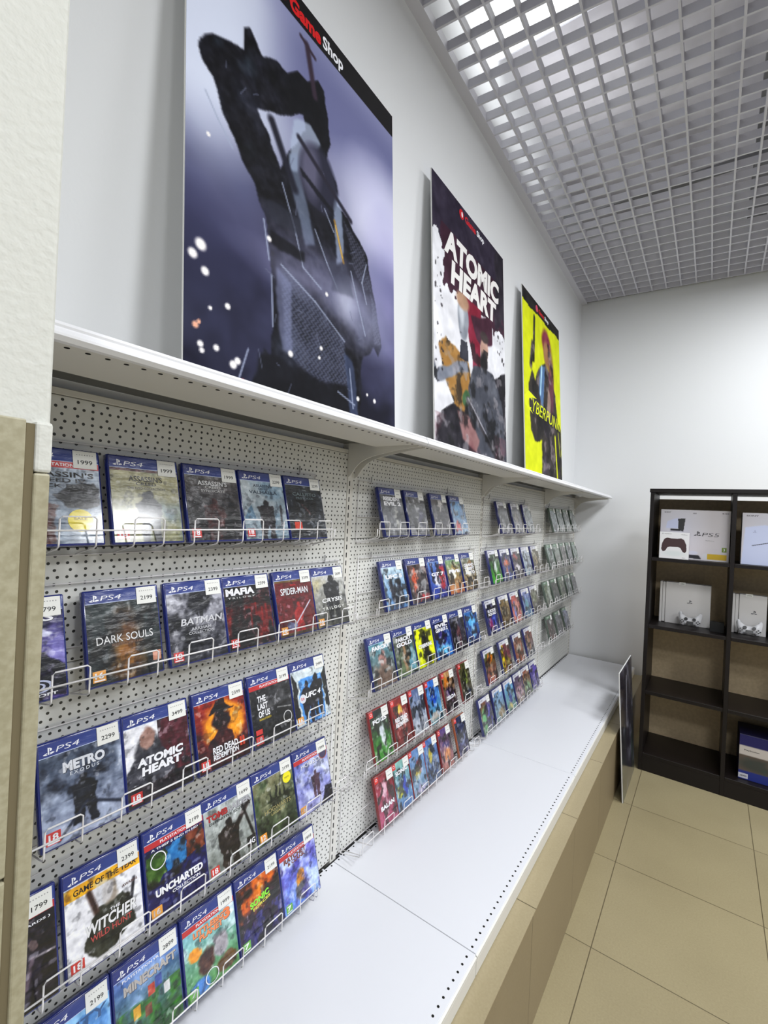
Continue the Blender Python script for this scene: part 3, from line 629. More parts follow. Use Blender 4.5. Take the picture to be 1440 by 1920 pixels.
def p(a): a.grad((.10, .12, .35), (.13, .15, .40)); a.poly([(.02, .36), (.02, .72), (.33, .74), (.33, .44)], (.30, .42, .20), 1); a.poly([(.34, .44), (.34, .74), (.66, .75), (.66, .47)], (.22, .50, .72), 1); a.poly([(.67, .47), (.67, .75), (.98, .77), (.98, .52)], (.50, .28, .20), 1); a.cloud((.14, .14, .16), 8, .5, .65, .8, (a.V > .36) * (a.V < .77)); a.mottle(.06, 12)
K(3, .461, p, [('t', 'A THIEF S END IN HD', .5, .775, .8, .026, WHT), ('t', 'UNCHARTED', .52, .285, .80, .085, WHT, 0, 0, .05), ('t', 'COLLECTION', .62, .205, .48, .036, WHT)] + ring(.20, .64, .13, .10, .12, WHT), '2199', 'navy game case with three picture strips, green, blue and brown', age='16', hits='PLAYSTATION HITS')
def p(a): a.grad((.45, .47, .45), (.80, .82, .82)).cloud((.62, .64, .63), 6, .45, .65, .8); a.fig(.46, -.02, .66, (.20, .17, .16), wid=1.8); a.line(.50, .40, .92, .72, .035, (.20, .16, .15)); a.line(.78, .70, .95, .26, .02, (.15, .13, .13)); a.mottle(.08, 12)
K(3, .588, p, [('t', 'TOMB', .26, .76, .42, .085, (.66, .16, .16), 0, 0, .05), ('t', 'RAIDER', .72, .76, .50, .085, (.66, .66, .68), 0, 0, .05), ('t', 'DEFINITIVE EDITION', .52, .685, .86, .034, BK), quad(.80, .11, .99, .25, (.08, .08, .09)), ('t', '4G', .90, .17, .14, .07, WHT)], '1699', 'blue game case with misty grey cover and dark climber', age='18')
def p(a): a.grad((.16, .22, .16), (.62, .60, .48)).cloud((.25, .33, .22), 5, .45, .7, .8); [a.poly([(x - .04, .45), (x, .45 + hh), (x + .04, .45)], (.18, .20, .15), 1) for x, hh in ((.42, .26), (.54, .33), (.64, .36), (.74, .27))]; a.poly([(.3, .52), (.9, .55), (.85, .35), (.3, .38)], (.20, .23, .17), 1, 2); a.cloud((.72, .72, .60), 4, .55, .8, .6, a.V < .5); a.mottle(.06, 12)
K(3, .718, p, [('t', 'HOGWARTS', .54, .40, .66, .060, (.68, .64, .42), 0, 0, 0), ('t', 'LEGACY', .54, .335, .36, .032, (.68, .64, .42)), disc(.84, .73, .11, .085, (.95, .90, .10)), ('t', 'NEW', .84, .73, .12, .025, (.5, .45, .1))], '3199', 'blue game case with olive castle cover and yellow round sticker', age='12')
def p(a): a.grad((.66, .66, .84), (.40, .44, .72)).cloud((.80, .82, .92), 4, .45, .7, .9); a.fig(.55, .15, .46, (.38, .30, .36), wid=1.4); a.poly([(.6, .0), (.8, .25), (1, .22), (1, 0)], (.20, .20, .26), 1, 1); a.mottle(.07, 12)
K(3, .850, p, [('t', 'HORIZON', .52, .735, .66, .065, WHT, 0, 0, 0), disc(.86, .78, .12, .09, (.25, .22, .35))] + ring(.86, .78, .12, .09, .16, (.6, .3, .25)), '1999', 'blue game case with lilac snowy cover and round dark badge', age='16', hits='PLAYSTATION HITS')
# bottom row
def p(a): a.grad((.45, .65, .85), (.62, .80, .95)); a.poly([(.3, 0), (.35, .7), (.6, .8), (.95, .75), (1, 0)], (.38, .58, .80), 1, 2); a.mottle(.08, 8)
K(4, .283, p, [('t', 'CITY', .66, .74, .60, .11, (.20, .35, .55), .1)], '2199', 'blue game case with light blue city cover')
def p(a): a.grad((.20, .38, .14), (.45, .55, .88)); a.cloud((.66, .76, .92), 4, .5, .75, .8, a.V > .5); a.cloud((.22, .45, .12), 7, .40, .6, .9, a.V < .52); [a.rect(x, y, x + .10, y + .12, c) for x, y, c in ((.25, .36, (.80, .62, .20)), (.48, .48, (.70, .30, .22)), (.42, .30, (.45, .28, .18)), (.72, .38, (.80, .80, .80)), (.60, .52, (.28, .35, .60)), (.14, .22, (.55, .38, .25)))]; a.mottle(.10, 12)
K(4, .416, p, [('t', 'PLAYSTATION VR', .40, .835, .56, .030, WHT), ('t', 'MINECRAFT', .54, .72, .82, .100, (.70, .68, .67), 0, 0, .05)], '2899', 'blue game case with blocky green landscape cover')
def p(a): a.grad((.35, .55, .30), (.62, .80, .92)); a.cloud((.90, .93, .96), 4, .5, .75, .8, a.V > .5); a.ell(.40, .35, .17, .14, (.34, .22, .17)); a.ell(.70, .42, .15, .15, (.66, .64, .66)); a.ell(.20, .52, .13, .06, (.90, .62, .22)); a.ell(.25, .12, .16, .10, (.35, .55, .80)); a.ell(.78, .16, .20, .10, (.45, .35, .22)); a.mottle(.09, 12)
K(4, .551, p, [('t', 'LITTLEBIG', .48, .735, .60, .075, (.93, .55, .35), 0, 0, .05), ('t', 'PLANET', .52, .655, .46, .070, (.93, .55, .35), 0, 0, .05), ('t', '3', .84, .72, .14, .14, (.93, .50, .30), 0, 0, .06)] + ring(.46, .13, .13, .09, .12, WHT), '1999', 'blue game case with sky and clouds cover and orange title', age='7', hits='PLAYSTATION HITS')
def p(a): a.grad((.18, .15, .30), (.25, .10, .08)).cloud((.85, .45, .12), 5, .45, .65, .95, (a.V > .4) * 1.0); a.ell(.5, .62, .14, .14, (.90, .55, .15), .8); a.cloud((.30, .30, .55), 8, .45, .6, .8, a.V < .4); a.cloud((.10, .07, .08), 6, .5, .65, .8); a.mottle(.08, 12)
K(4, .684, p, [('t', 'SONIC', .5, .56, .46, .085, (.55, .90, .20), 0, .12, .05), ('t', 'FORCES', .54, .49, .42, .04, (.9, .85, .3), 0, .12, .03)], '2199', 'blue game case with fiery brown and orange cover', age='7')
def p(a): a.grad((.45, .62, .90), (.45, .35, .75)).cloud((.80, .86, .98), 4, .42, .62, .9); a.ell(.5, .36, .12, .16, (.80, .55, .18)); a.ell(.5, .2, .18, .14, (.42, .42, .45)); a.cloud((.30, .26, .60), 6, .5, .7, .7); a.mottle(.10, 12)
K(4, .815, p, [('t', 'RATCHET', .42, .76, .62, .075, (.45, .22, .15), 0, 0, .05), ('t', '& CLANK', .45, .695, .5, .05, (.45, .22, .15), 0, 0, .04)], '1899', 'blue game case with violet and ice blue cover', age='7', hits='PLAYSTATION HITS')
cnt = {}
for (row, y, painter, ov, price, desc, kw) in cases1:
    i = cnt.get(row, 0); cnt[row] = i + 1
    a = A1(row * 10 + i + 1); painter(a); a.cloud((.07, .07, .09), 11, .61, .70, .30); a.cloud((.92, .92, .94), 13, .66, .74, .35); a.I = np.clip((a.I - .5) * 1.22 + .45, 0, 1); a.mottle(.15, 20, 3)
    case(0, row, y, 'p4', a, ov, price, desc, ORD[i], 'game cases of the nearest bay', **kw)

# ---- farther bays: covers only show as colour masses
def generic(a, top, bot, blobs, txt=None, tcol=WHT, ty=.70):
    a.grad(bot, top).mottle(.10, 5)
    for (cx, cy, rx, ry, c) in blobs: a.ell(cx, cy, rx, ry, c, .95, .3)
    mean = a.I.mean((0, 1)); dk = mean * .45; lt = mean * .4 + .55
    a.cloud(dk * .6, 7, .52, .60, .75, (a.V < .86) * 1.0); a.cloud(lt, 10, .62, .70, .6, (a.V < .86) * 1.0); a.mottle(.14, 14)
    a.I = np.clip((a.I - a.I.mean(2, keepdims=True)) * 1.12 + a.I.mean(2, keepdims=True), 0, 1); a.I = np.clip((a.I - .45) * 1.25 + .41, 0, 1)
    return [('t', s_, .5, ty - .10 * k, .72, .075, tcol, 0, 0, .04) for k, s_ in enumerate(txt)] if txt else []
G = lambda h: hexc(h)
FAR = {
 (1, 0): [(1.175, 'p4', '4a4b50', '6a6b6e', [(.6, .35, .12, .2, 'a8a8a4')], ['RESIDENT', 'EVIL 2'], 'dark grey cover and white and red title'),
          (1.325, 'p4', '55555c', '77777a', [(.55, .7, .18, .15, 'c4c4c8'), (.7, .4, .15, .2, '4a4860')], None, 'grey cover and pale blot near top'),
          (1.503, 'p4', '5a5458', '6c6b6e', [(.5, .7, .16, .16, 'd0ccca'), (.6, .4, .3, .15, '444248')], None, 'grey cover and white mask shape'),
          (1.658, 'p4', '5d86b5', '8fa0b0', [(.4, .6, .2, .2, '6f9fc4'), (.3, .2, .2, .1, 'b56a6a')], None, 'pale blue cover with coral foot')],
 (1, 1): [(1.203, 'p4', 'c3d2d8', '5d84b0', [(.4, .35, .12, .35, '302f38'), (.68, .35, .12, .35, '26262e')], ['', 'UFC 5'], 'pale cover and two dark fighters'),
          (1.357, 'p4', '5a4a48', '55504e', [(.3, .5, .12, .28, 'c4674a'), (.75, .5, .14, .4, '8a8a8c'), (.6, .1, .4, .08, 'b04848')], None, 'brown cover and orange figure'),
          (1.500, 'p4', '6f8fc0', '2a3f8c', [(.75, .5, .25, .3, 'a83038'), (.45, .42, .2, .14, 'e4e2e6')], ['', '', 'GT 7'], 'blue and red cover and big white emblem'),
          (1.642, 'p4', '6f9a78', 'b07048', [(.55, .6, .2, .18, '8f7a48'), (.4, .5, .2, .1, 'e8e8e0')], ['', '', 'FIVE'], 'green and orange cover and white title'),
          (1.785, 'p4', '707a70', '9a8060', [(.45, .5, .3, .12, 'e8e4d8'), (.6, .7, .2, .1, '8a6f50')], ['', 'GRAND', 'THEFT', 'AUTO'], 'tan collage cover and white title')],
 (1, 2): [(1.154, 'p4', '5a96a8', '6a5a50', [(.5, .55, .16, .16, 'a07a74'), (.45, .2, .4, .25, '6f5e54')], ['FARCRY'], 'teal cover over brown crowd'),
          (1.289, 'p4', '50504f', '5f6f50', [(.5, .4, .12, .3, '9a8068'), (.8, .3, .2, .3, '6f98a8')], ['FARCRY', 'GOLD'], 'grey cover and white title above tan figure'),
          (1.424, 'p4', 'd6dc10', 'c8d010', [(.55, .35, .22, .42, '23221c')], ['', '', '', 'CYBERPUNK'], 'bright yellow cover and black figure'),
          (1.562, 'p4', '1c1f50', '3f80c0', [(.5, .45, .2, .2, '4a3a78'), (.5, .2, .4, .1, '80c0e0')], ['EVIL', 'GENIUS 2'], 'navy cover and glowing turquoise arc'),
          (1.701, 'p4', '3c3f50', '3a3640', [(.5, .4, .14, .25, '6a4a50'), (.5, .8, .3, .05, '8a8a90')], None, 'dark slate cover with reddish middle'),
          (1.841, 'p4', '3a78b0', '1c3a6c', [(.5, .6, .25, .15, '6ab0d8'), (.5, .3, .1, .2, '88b8d8')], None, 'deep blue cover with icy glow')],
 (1, 3): [(1.180, 'sw', '1c1c28', '3f9028', [(.5, .6, .14, .22, 'c8ccd4'), (.6, .35, .08, .2, 'd0d4da')], ['FC 25'], 'black and grass green cover'),
          (1.300, 'sw', '8a2a28', '5a1c1c', [(.5, .75, .2, .1, 'd8c060'), (.55, .5, .34, .1, 'e8e4e0')], ['', '', 'RED DEAD', 'REDEMPTION'], 'deep red cover and white title'),
          (1.415, 'sw', '6a7898', 'b8bcc0', [(.6, .35, .15, .3, '3c3f48')], None, 'misty pale cover and dark horned shape'),
          (1.531, 'sw', '4a78c0', '6a98a0', [(.5, .6, .22, .2, '2c58b0'), (.5, .15, .4, .1, 'b8b0a8')], None, 'bright blue armour cover'),
          (1.663, 'sw', 'b09068', '2c2838', [(.5, .45, .3, .15, '4c3a70'), (.3, .75, .2, .12, 'b87830')], ['', '', '', '', 'ZELDA'], 'gold and purple cover'),
          (1.815, 'sw', '5a5a3c', '504c48', [(.5, .6, .2, .15, '8a9a50'), (.5, .15, .3, .1, '344058')], None, 'mossy dark cover')],
 (1, 4): [(1.227, 'sw', '7c2f3c', 'a85a78', [(.45, .65, .14, .2, 'd8b8c4'), (.5, .4, .3, .1, '6a2f44')], ['', '', '', '', 'BALAN'], 'crimson and pink cover'),
          (1.330, 'sw', '88b0a8', '4a6a98', [(.6, .45, .18, .2, '1f3f98'), (.3, .4, .15, .12, 'c8c040')], ['SONIC'], 'sea green cover, blue blob and white title'),
          (1.436, 'sw', '6a88b0', '8098a8', [(.6, .6, .15, .15, 'b04a4a'), (.4, .5, .15, .1, 'a89838'), (.5, .1, .4, .08, 'b0a8c0')], None, 'light blue cover with crowd of colour spots'),
          (1.538, 'sw', '5878a8', '5a6880', [(.4, .6, .15, .15, 'b0a040'), (.6, .3, .2, .2, '384868')], None, 'steel blue cover with yellow patch'),
          (1.655, 'sw', '5a4a78', '98685a', [(.5, .6, .3, .08, '3a2f60'), (.5, .35, .25, .15, 'c08858')], None, 'plum and copper cover'),
          (1.801, 'so', '2c3a58', '4a3f60', [(.5, .4, .2, .15, '8088a0')], None, 'midnight blue cover in an orange shell')],
 (2, 0): [(2.163, 'p5', '5a5a60', '77777c', [(.6, .2, .2, .12, 'b0b0b4')], None, 'smoky grey cover'),
          (2.355, 'p5', '70707a', '78787c', [(.5, .5, .25, .2, '8f8680')], None, 'grey cover with brownish centre'),
          (2.547, 'p5', '9aa4aa', 'a0a4a4', [(.5, .6, .2, .2, '707878')], None, 'washed pale grey cover')],
 (2, 1): [(2.079, 'p5', '2a2a34', '58b038', [(.5, .55, .16, .22, 'd4d8dc')], None, 'black and green football cover'),
          (2.235, 'p5', '3a3a60', '4a5a90', [(.5, .55, .3, .12, 'c06a48'), (.4, .3, .15, .2, 'a87868')], None, 'navy cover with orange streak'),
          (2.392, 'p5', '4a3a4a', '2f2a38', [(.5, .35, .3, .12, 'd8d4d8'), (.4, .7, .2, .1, '984a48')], None, 'wine dark cover and white block title'),
          (2.555, 'p5', 'b8bcc8', '98a8b0', [(.6, .4, .15, .3, '6f7480')], None, 'pale cover with grey figure'),
          (2.723, 'p5', '78745f', '5f5a50', [(.5, .4, .3, .2, '8a7f68')], None, 'khaki brown cover')],
 (2, 2): [(2.074, 'p5', '2a2440', '3f4a80', [(.3, .3, .2, .2, '8a3a68'), (.6, .4, .2, .2, '4858a8')], ['', 'SUICIDE', 'SQUAD'], 'midnight purple cover with magenta glow'),
          (2.248, 'p5', '8a7850', '55452c', [(.5, .45, .3, .2, '4a3f28')], None, 'golden brown cover'),
          (2.406, 'p5', 'a04a4a', 'b88078', [(.6, .5, .2, .25, 'c09088'), (.3, .4, .1, .3, '6a80b8')], None, 'salmon red cover'),
          (2.587, 'p5', '8a90c0', '5a7a90', [(.5, .4, .2, .2, '6f98a0')], None, 'periwinkle blue cover'),
          (2.737, 'p5', '7a7a70', '605c58', [(.5, .6, .3, .2, '6f7460')], None, 'stone grey cover')],
 (2, 3): [(2.082, 'p5', '507048', '882f2c', [(.5, .7, .25, .12, 'd08030'), (.5, .25, .1, .2, 'c09a80')], None, 'green and red cover with orange head'),
          (2.287, 'p5', '70304a', '604040', [(.1, .5, .22, .6, 'd8c810'), (.6, .3, .2, .2, '8a8038')], None, 'maroon cover with yellow stripe'),
          (2.481, 'p5', '6a5048', '9a6048', [(.5, .5, .3, .15, 'b0a8a0')], None, 'rust brown cover and pale title'),
          (2.668, 'p5', '885048', '687880', [(.4, .5, .2, .3, 'a88870')], None, 'brick and slate cover')],
 (2, 4): [(2.058, 'p5', '8a5a40', '48684a', [(.3, .4, .2, .3, '6fa878'), (.75, .4, .25, .5, '48408a')], None, 'copper, green and violet cover'),
          (2.223, 'p5', '88a8d0', '6a7a78', [(.6, .25, .3, .15, '8a7858')], None, 'sky blue cover over brown ground'),
          (2.374, 'p5', '78a8d8', '4a7060', [(.5, .4, .2, .15, '203a80'), (.4, .2, .2, .1, 'c8b878')], None, 'blue cover with dark blue ball shape'),
          (2.523, 'p5', '50406a', '887860', [(.5, .4, .3, .2, 'b08a98')], None, 'violet and beige cover'),
          (2.656, 'p5', '884a3c', '6f8a68', [(.5, .3, .3, .2, '80a080')], None, 'green and rust cover'),
          (2.800, 'p5', '4a3a88', '585080', [(.6, .6, .3, .2, '6a5ab0')], None, 'dark violet cover')],
 (3, 0): [(3.075, 'xb', '8a9aa0', 'a0a4a8', [(.5, .5, .2, .3, '6f8080')], None, 'blue grey cover'), (3.235, 'xb', '80908c', '8c9090', [], None, 'pale teal cover'),
          (3.405, 'xb', 'a0a8a8', '88908c', [], None, 'light grey cover'), (3.600, 'xb', '98a0a0', 'a0a4a4', [], None, 'faded grey cover')],
 (3, 1): [(3.040, 'xb', '8a9c98', '808480', [(.5, .3, .3, .2, '5a605c')], None, 'grey green cover'), (3.200, 'xb', '88948c', '807c78', [], None, 'olive grey cover'),
          (3.365, 'xb', '8c8a88', '787674', [], None, 'taupe cover'), (3.530, 'xb', '989ca0', '6a6c70', [], None, 'silver cover'), (3.700, 'xb', '9aa8a0', '8a9890', [], None, 'mint grey cover')],
 (3, 2): [(3.015, 'xb', '5a6a50', '787c74', [(.7, .5, .2, .4, 'a0a8a0')], None, 'dark green cover with white streak'), (3.185, 'xb', '4c5048', '505450', [(.5, .2, .05, .04, 'e0e0e0')], None, 'near black cover with white dot'),
          (3.375, 'xb', '707868', '68705c', [], None, 'moss grey cover'), (3.550, 'xb', '98a49c', '80888a', [], None, 'white and grey cover'), (3.720, 'xb', '5f6064', '6a6c70', [], None, 'slate cover')],
 (3, 3): [(3.120, 'xb', '4a4648', '6a5450', [(.5, .7, .2, .08, 'b8b8b8')], None, 'charcoal and brown cover'), (3.320, 'xb', '74787c', '6c6a70', [], None, 'grey cover with pale top'), (3.520, 'xb', '8a90b0', '707078', [], None, 'lavender grey cover')],
}
kn = {'p4': 'blue game case with ', 'p5': 'white-topped game case with ', 'sw': 'red game case with ', 'so': 'game case with ', 'xb': 'green-topped game case with '}
for (b, r), lst in FAR.items():
    for i, (y, kind, c1, c2, blobs, txt, desc) in enumerate(lst):
        res = (44, 54) if b == 1 else (26, 32)
        a = Art(res[0], res[1], 100 * b + 10 * r + i, .8, .20)
        ov = generic(a, G(c1), G(c2), [(q[0], q[1], q[2], q[3], G(q[4])) for q in blobs], [s_ for s_ in txt] if txt else None) if not txt else None
        if txt:
            generic(a, G(c1), G(c2), [(q[0], q[1], q[2], q[3], G(q[4])) for q in blobs])
            ov = [('t', s_, .52, .78 - .105 * k, .78, .088, WHT, 0, 0, .05) for k, s_ in enumerate(txt) if s_]
        case(b, r, y, kind, a, ov, '', kn[kind] + desc, ORD[i], 'game cases of the %s bay' % BN[b])

# ------------------------------------------------------------------ posters on the top shelf
PH = math.hypot(.073, 1.075); PT = math.atan2(.073, 1.075)
def poster(y0, y1, art, ov, label, material=None):
    t = thing('leaning_poster', label, 'poster', (.0850, y0, HT + .0005), (-PT, 0, math.pi / 2), 'tall posters leaning on the wall above the shelves')
    w = y1 - y0
    link('foam_board', MB().box(0, w, .0008, .0058, 0, PH, .0005, 1).mesh('foam_board', M['foam']), t)
    link('printed_face', sheet('printed_face', art, w - .001, PH - .001, ov, material or M['poster']), t, (.0005, 0, .0005))
    return t
# large grey-violet poster
a = Art(230, 345, 5, .66, .035)
sm = lambda v, e0, e1: (lambda q: q * q * (3 - 2 * q))(np.clip((v - e0) / (e1 - e0), 0, 1))
a.grad((.20, .20, .30), (.66, .67, .80), 0)
a.mixin(sm(a.V, .46, .62) * sm(a.U, .62, .10), (.83, .85, .91))
a.mixin(sm(a.U, .22, .48) * sm(a.V, .62, .78) * .85, (.46, .47, .62)); a.mixin(sm(a.V, .86, .95) * sm(a.U, .1, .3) * .6, (.62, .63, .76))
a.mixin(sm(a.V, .58, .26) * sm(a.U, .66, .40) * .92, (.21, .21, .33)); a.mixin(sm(a.V, .36, .52) * sm(a.U, .34, .02) * .75, (.84, .86, .92)); a.mixin(sm(a.V, .40, .12) * sm(a.U, .62, .42), (.13, .13, .21))
a.ell(.98, .60, .30, .14, (.93, .93, .98), 1, .7); a.ell(.88, .68, .14, .10, (.80, .80, .90), .8, .8); a.ell(1.0, .42, .17, .18, (.58, .57, .74), .85, .7)
a.mixin(sm(a.V, .27, .14) * sm(a.U, .45, .62), (.11, .11, .18)); a.ell(.78, .19, .18, .05, (.32, .32, .44), .8, .8)
a.cloud((.38, .40, .56), 4, .5, .8, .5, sm(a.V, .60, .40)); a.cloud((.10, .10, .19), 4, .55, .8, .45, sm(a.V, .55, .35)); a.cloud((.45, .47, .60), 4, .5, .8, .6, sm(a.V, .26, .10) * sm(a.U, .5, .3)); a.cloud((.36, .37, .50), 7, .5, .8, .5, sm(a.V, .42, .25))
body = [(.047, .650), (.060, .680), (.084, .704), (.13, .716), (.195, .735), (.195, .79), (.215, .80), (.245, .785), (.27, .765), (.32, .785), (.37, .785), (.42, .815), (.46, .815), (.50, .845), (.545, .835), (.57, .79), (.575, .72), (.56, .66),
        (.60, .64), (.61, .58), (.66, .57), (.70, .545), (.80, .50), (.835, .43), (.846, .396), (.87, .33), (.895, .278), (.87, .245), (.84, .26), (.81, .235), (.77, .22), (.75, .17), (.755, .10), (.742, .0), (.18, .0), (.215, .05), (.24, .11), (.26, .13), (.285, .115),
        (.305, .178), (.306, .265), (.285, .344), (.263, .418), (.237, .476), (.20, .50), (.177, .528), (.12, .565), (.085, .61), (.055, .625)]
hole = [(.245, .635), (.44, .728), (.455, .70), (.42, .64), (.385, .60), (.36, .565), (.345, .545), (.325, .57), (.30, .60), (.27, .615)]
bm_ = np.clip(a.polym(body, 1) - a.polym(hole, 1), 0, 1)
n1 = a.fbm(30, 3); n2 = a.fbm(80, 2); n3 = a.fbm(8, 3)
dark = np.array((.095, .095, .135)) + (n1[..., None] - .5) * .20 * np.array((.9, .95, 1.15)) + (n2[..., None] - .5) * .16 + np.clip(n3 - .55, 0, 1)[..., None] * .5 * np.array((.8, .9, 1.0))
a.I = a.I * (1 - bm_[..., None]) + np.clip(dark, .02, 1) * bm_[..., None]
upper = bm_ * sm(a.V, .50, .56)
a.cloud((.40, .50, .55), 14, .56, .78, .6, upper * sm(a.U, .30, .12)); a.mixin(upper * sm(a.U, .30, .42) * .65, (.06, .06, .085))
# plain helmeted head with a pale cloth behind it
a.mixin(a.polym([(.405, .70), (.47, .725), (.53, .70), (.43, .58), (.39, .56)], 2) * .8, (.70, .74, .82))
a.mixin(a.polym([(.385, .60), (.43, .62), (.50, .44), (.45, .42), (.40, .50)], 3) * .6, (.58, .63, .72)); a.mixin(a.polym([(.595, .62), (.625, .60), (.64, .44), (.60, .42)], 2) * .75, (.66, .71, .80))
a.mixin(a.ellm(.52, .605, .085, .085, .12), (.20, .20, .27)); a.mixin(a.ellm(.485, .615, .045, .065, .4) * .7, (.50, .49, .58)); a.mixin(a.polym([(.44, .595), (.60, .565), (.60, .55), (.45, .58)], 1) * .9, (.10, .10, .14))
a.mixin(a.polym([(.47, .535), (.58, .53), (.57, .495), (.50, .50)], 2) * .8, (.12, .12, .16))
# mist over the waist
a.mixin(a.ellm(.60, .37, .34, .06, .9) * .55, (.62, .62, .74)); a.mixin(a.ellm(.46, .33, .20, .03, .9) * .45, (.66, .66, .78)); a.mixin(a.ellm(.76, .31, .15, .07, .6) * .60, (.68, .69, .80)); a.mixin(a.ellm(.68, .34, .05, .05, .6) * .5, (.85, .86, .92))
ch = (np.sin(a.U * 300 + 2.2 * np.sin(a.V * 420)) * .5 + .5)
a.mixin(a.polym([(.335, .34), (.42, .32), (.66, .235), (.68, .12), (.52, .11), (.36, .14)], 4) * (.30 + .40 * ch), (.46, .48, .57))
a.mixin(a.polym([(.63, .56), (.79, .50), (.845, .40), (.76, .41), (.70, .45)], 3) * (.15 + .5 * ch), (.42, .43, .50)); a.mixin(a.polym([(.82, .40), (.86, .36), (.89, .28), (.84, .27)], 2) * (.3 + .4 * ch), (.52, .53, .62))
a.mixin(a.polym([(.315, .335), (.39, .31), (.39, .15), (.34, .14), (.32, .24)], 3) * .6, (.56, .58, .70))
a.mixin(a.polym([(.24, .12), (.66, .10), (.74, .0), (.2, .0)], 6) * .75, (.07, .07, .10)); a.mixin(a.polym([(.66, .20), (.71, .19), (.74, .05), (.69, .04)], 2) * .6, (.36, .42, .56))
for (x0, y0, x1, y1) in [(.268, .41, .29, .33), (.30, .30, .306, .19), (.345, .52, .40, .44), (.40, .44, .44, .36), (.44, .36, .53, .335), (.50, .47, .56, .41), (.56, .41, .62, .36), (.70, .43, .74, .36), (.74, .36, .79, .28), (.34, .335, .50, .295), (.50, .295, .66, .235), (.69, .17, .71, .07), (.62, .10, .72, .08), (.06, .58, .10, .545), (.10, .545, .15, .51),
                         (.80, .48, .77, .42), (.77, .42, .80, .37), (.55, .54, .60, .50), (.21, .12, .175, .05)]:
    a.line(x0, y0, x1, y1, .0022, (.66, .69, .77), .8)
for k in range(46):
    x = .10 + a.rng.rand() * .75; y = .05 + a.rng.rand() * .62; d_ = a.rng.rand() * 3.1; l_ = .012 + a.rng.rand() * .03
    if bm_[min(344, int(y * 345)), min(229, int(x * 230))] > .5: a.line(x, y, x + l_ * math.cos(d_), y + l_ * math.sin(d_), .0015, (.46, .48, .56), .6)
a.mixin(a.polym([(.275, .455), (.42, .47), (.43, .435), (.285, .415)], 2) * .7, (.22, .23, .28)); a.mixin(a.polym([(.28, .40), (.44, .40), (.45, .375), (.285, .375)], 2) * .7, (.05, .05, .07)); a.mixin(a.polym([(.56, .42), (.66, .44), (.72, .36), (.60, .34)], 4) * .5, (.30, .31, .38))
a.I = np.clip(a.I, 0, 1) ** 1.22
a.line(.46, .905, .50, .80, .009, (.20, .15, .20)); a.line(.43, .91, .50, .895, .005, (.20, .15, .20)); a.line(.30, .64, .40, .53, .011, (.10, .10, .15)); a.line(.42, .66, .70, .565, .007, (.13, .12, .17))
a.line(.605, .53, .655, .44, .004, (.55, .42, .20)); a.line(.61, .52, .65, .45, .002, (.80, .65, .3))
a.PU, a.PV = a.U, a.V
for x, y, r, c in [(.049, .281, .011, 0), (.025, .257, .009, 0), (.063, .235, .008, 0), (.137, .188, .006, 0), (.035, .128, .006, 1), (.045, .136, .004, 1), (.10, .099, .006, 0), (.157, .078, .008, 0), (.172, .088, .007, 0), (.382, .146, .007, 0),
                (.07, .50, .004, 0), (.53, .19, .005, 0), (.52, .165, .004, 0), (.74, .10, .006, 0), (.80, .12, .004, 0), (.85, .11, .006, 0), (.29, .375, .006, 0), (.175, .046, .005, 2), (.19, .050, .006, 2), (.56, .33, .005, 0), (.85, .05, .004, 0), (.055, .085, .005, 0), (.05, .096, .006, 0), (.08, .17, .004, 0)]:
    a.ell(x, y, r / .66, r, [(.95, .93, .92), (.90, .66, .55), (.75, .40, .42)][c], 1, .3)
a.poly([(-.1, .935), (1.1, .935), (1.1, 1.1), (-.1, 1.1)], (.070, .060, .070))
ov = [('t', 'Game', .455, .963, .155, .036, (.82, .12, .13), 0, 0, .045), ('t', 'Shop', .600, .960, .115, .042, (.92, .92, .94), 0, 0, .03)]
ov += [disc(.335, .965, .032, .021, (.80, .12, .13)), disc(.343, .966, .010, .012, WHT, 10), quad(.335, .955, .348, .966, WHT)]
poster(.470, 1.182, a, ov, 'largest grey-violet poster of a dark armoured figure, nearest on the top shelf')
# white and plum poster
a = Art(150, 226, 6, .66, .03)
a.fill((.88, .88, .90)); a.cloud((.80, .80, .82), 6, .5, .8, .5)
rag = .02 * (a.fbm(30, 2) - .5) * 4
a.mixin((a.V + rag > .80 - .12 * a.U * 0) * ((a.U + rag) > -.1), (.16, .13, .20))
a.mixin(((a.U + rag > .11) & (a.U + rag < 1.1) & (a.V + rag > .622) & (a.V < .85)) * 1.0, (.22, .10, .17))
a.mixin(((a.U + rag > .86) & (a.V + rag * 2 > .70)) * 1.0, (.15, .13, .17))
a.mixin(a.polym([(.36, .66), (.60, .66), (.60, .40), (.50, .36)], 1), (.50, .10, .20)); a.mixin(a.polym([(.46, .60), (.78, .66), (.78, .55), (.62, .50), (.55, .52)], 1), (.26, .12, .19))
a.mixin(a.polym([(.80, .74), (.93, .74), (.92, .66), (.84, .62)], 1), (.17, .13, .18))
a.poly([(0, 0), (1, 0), (1, .47), (.78, .40), (.6, .3), (.2, .215), (.02, .145)], (.13, .12, .15), 1, 1)
a.poly([(0, .145), (.2, .215), (.22, .30), (.05, .27)], (.86, .86, .88))
a.poly([(.05, .40), (.14, .45), (.27, .43), (.42, .40), (.46, .32), (.36, .20), (.22, .22), (.12, .30)], (.62, .45, .22), 1, 1)      # tan jacket
a.poly([(0, .36), (.03, .30), (.26, .38), (.40, .40), (.42, .36), (.26, .33), (.04, .265), (0, .28)], (.48, .50, .55), 1, 1)
a.ell(.355, .56, .075, .080, (.52, .54, .58), 1, .1); a.ell(.33, .575, .035, .05, (.80, .82, .85), .9, .4); a.ell(.355, .63, .085, .035, (.66, .52, .42), 1, .2)
a.poly([(.32, .48), (.40, .48), (.42, .40), (.30, .40)], (.20, .20, .24))
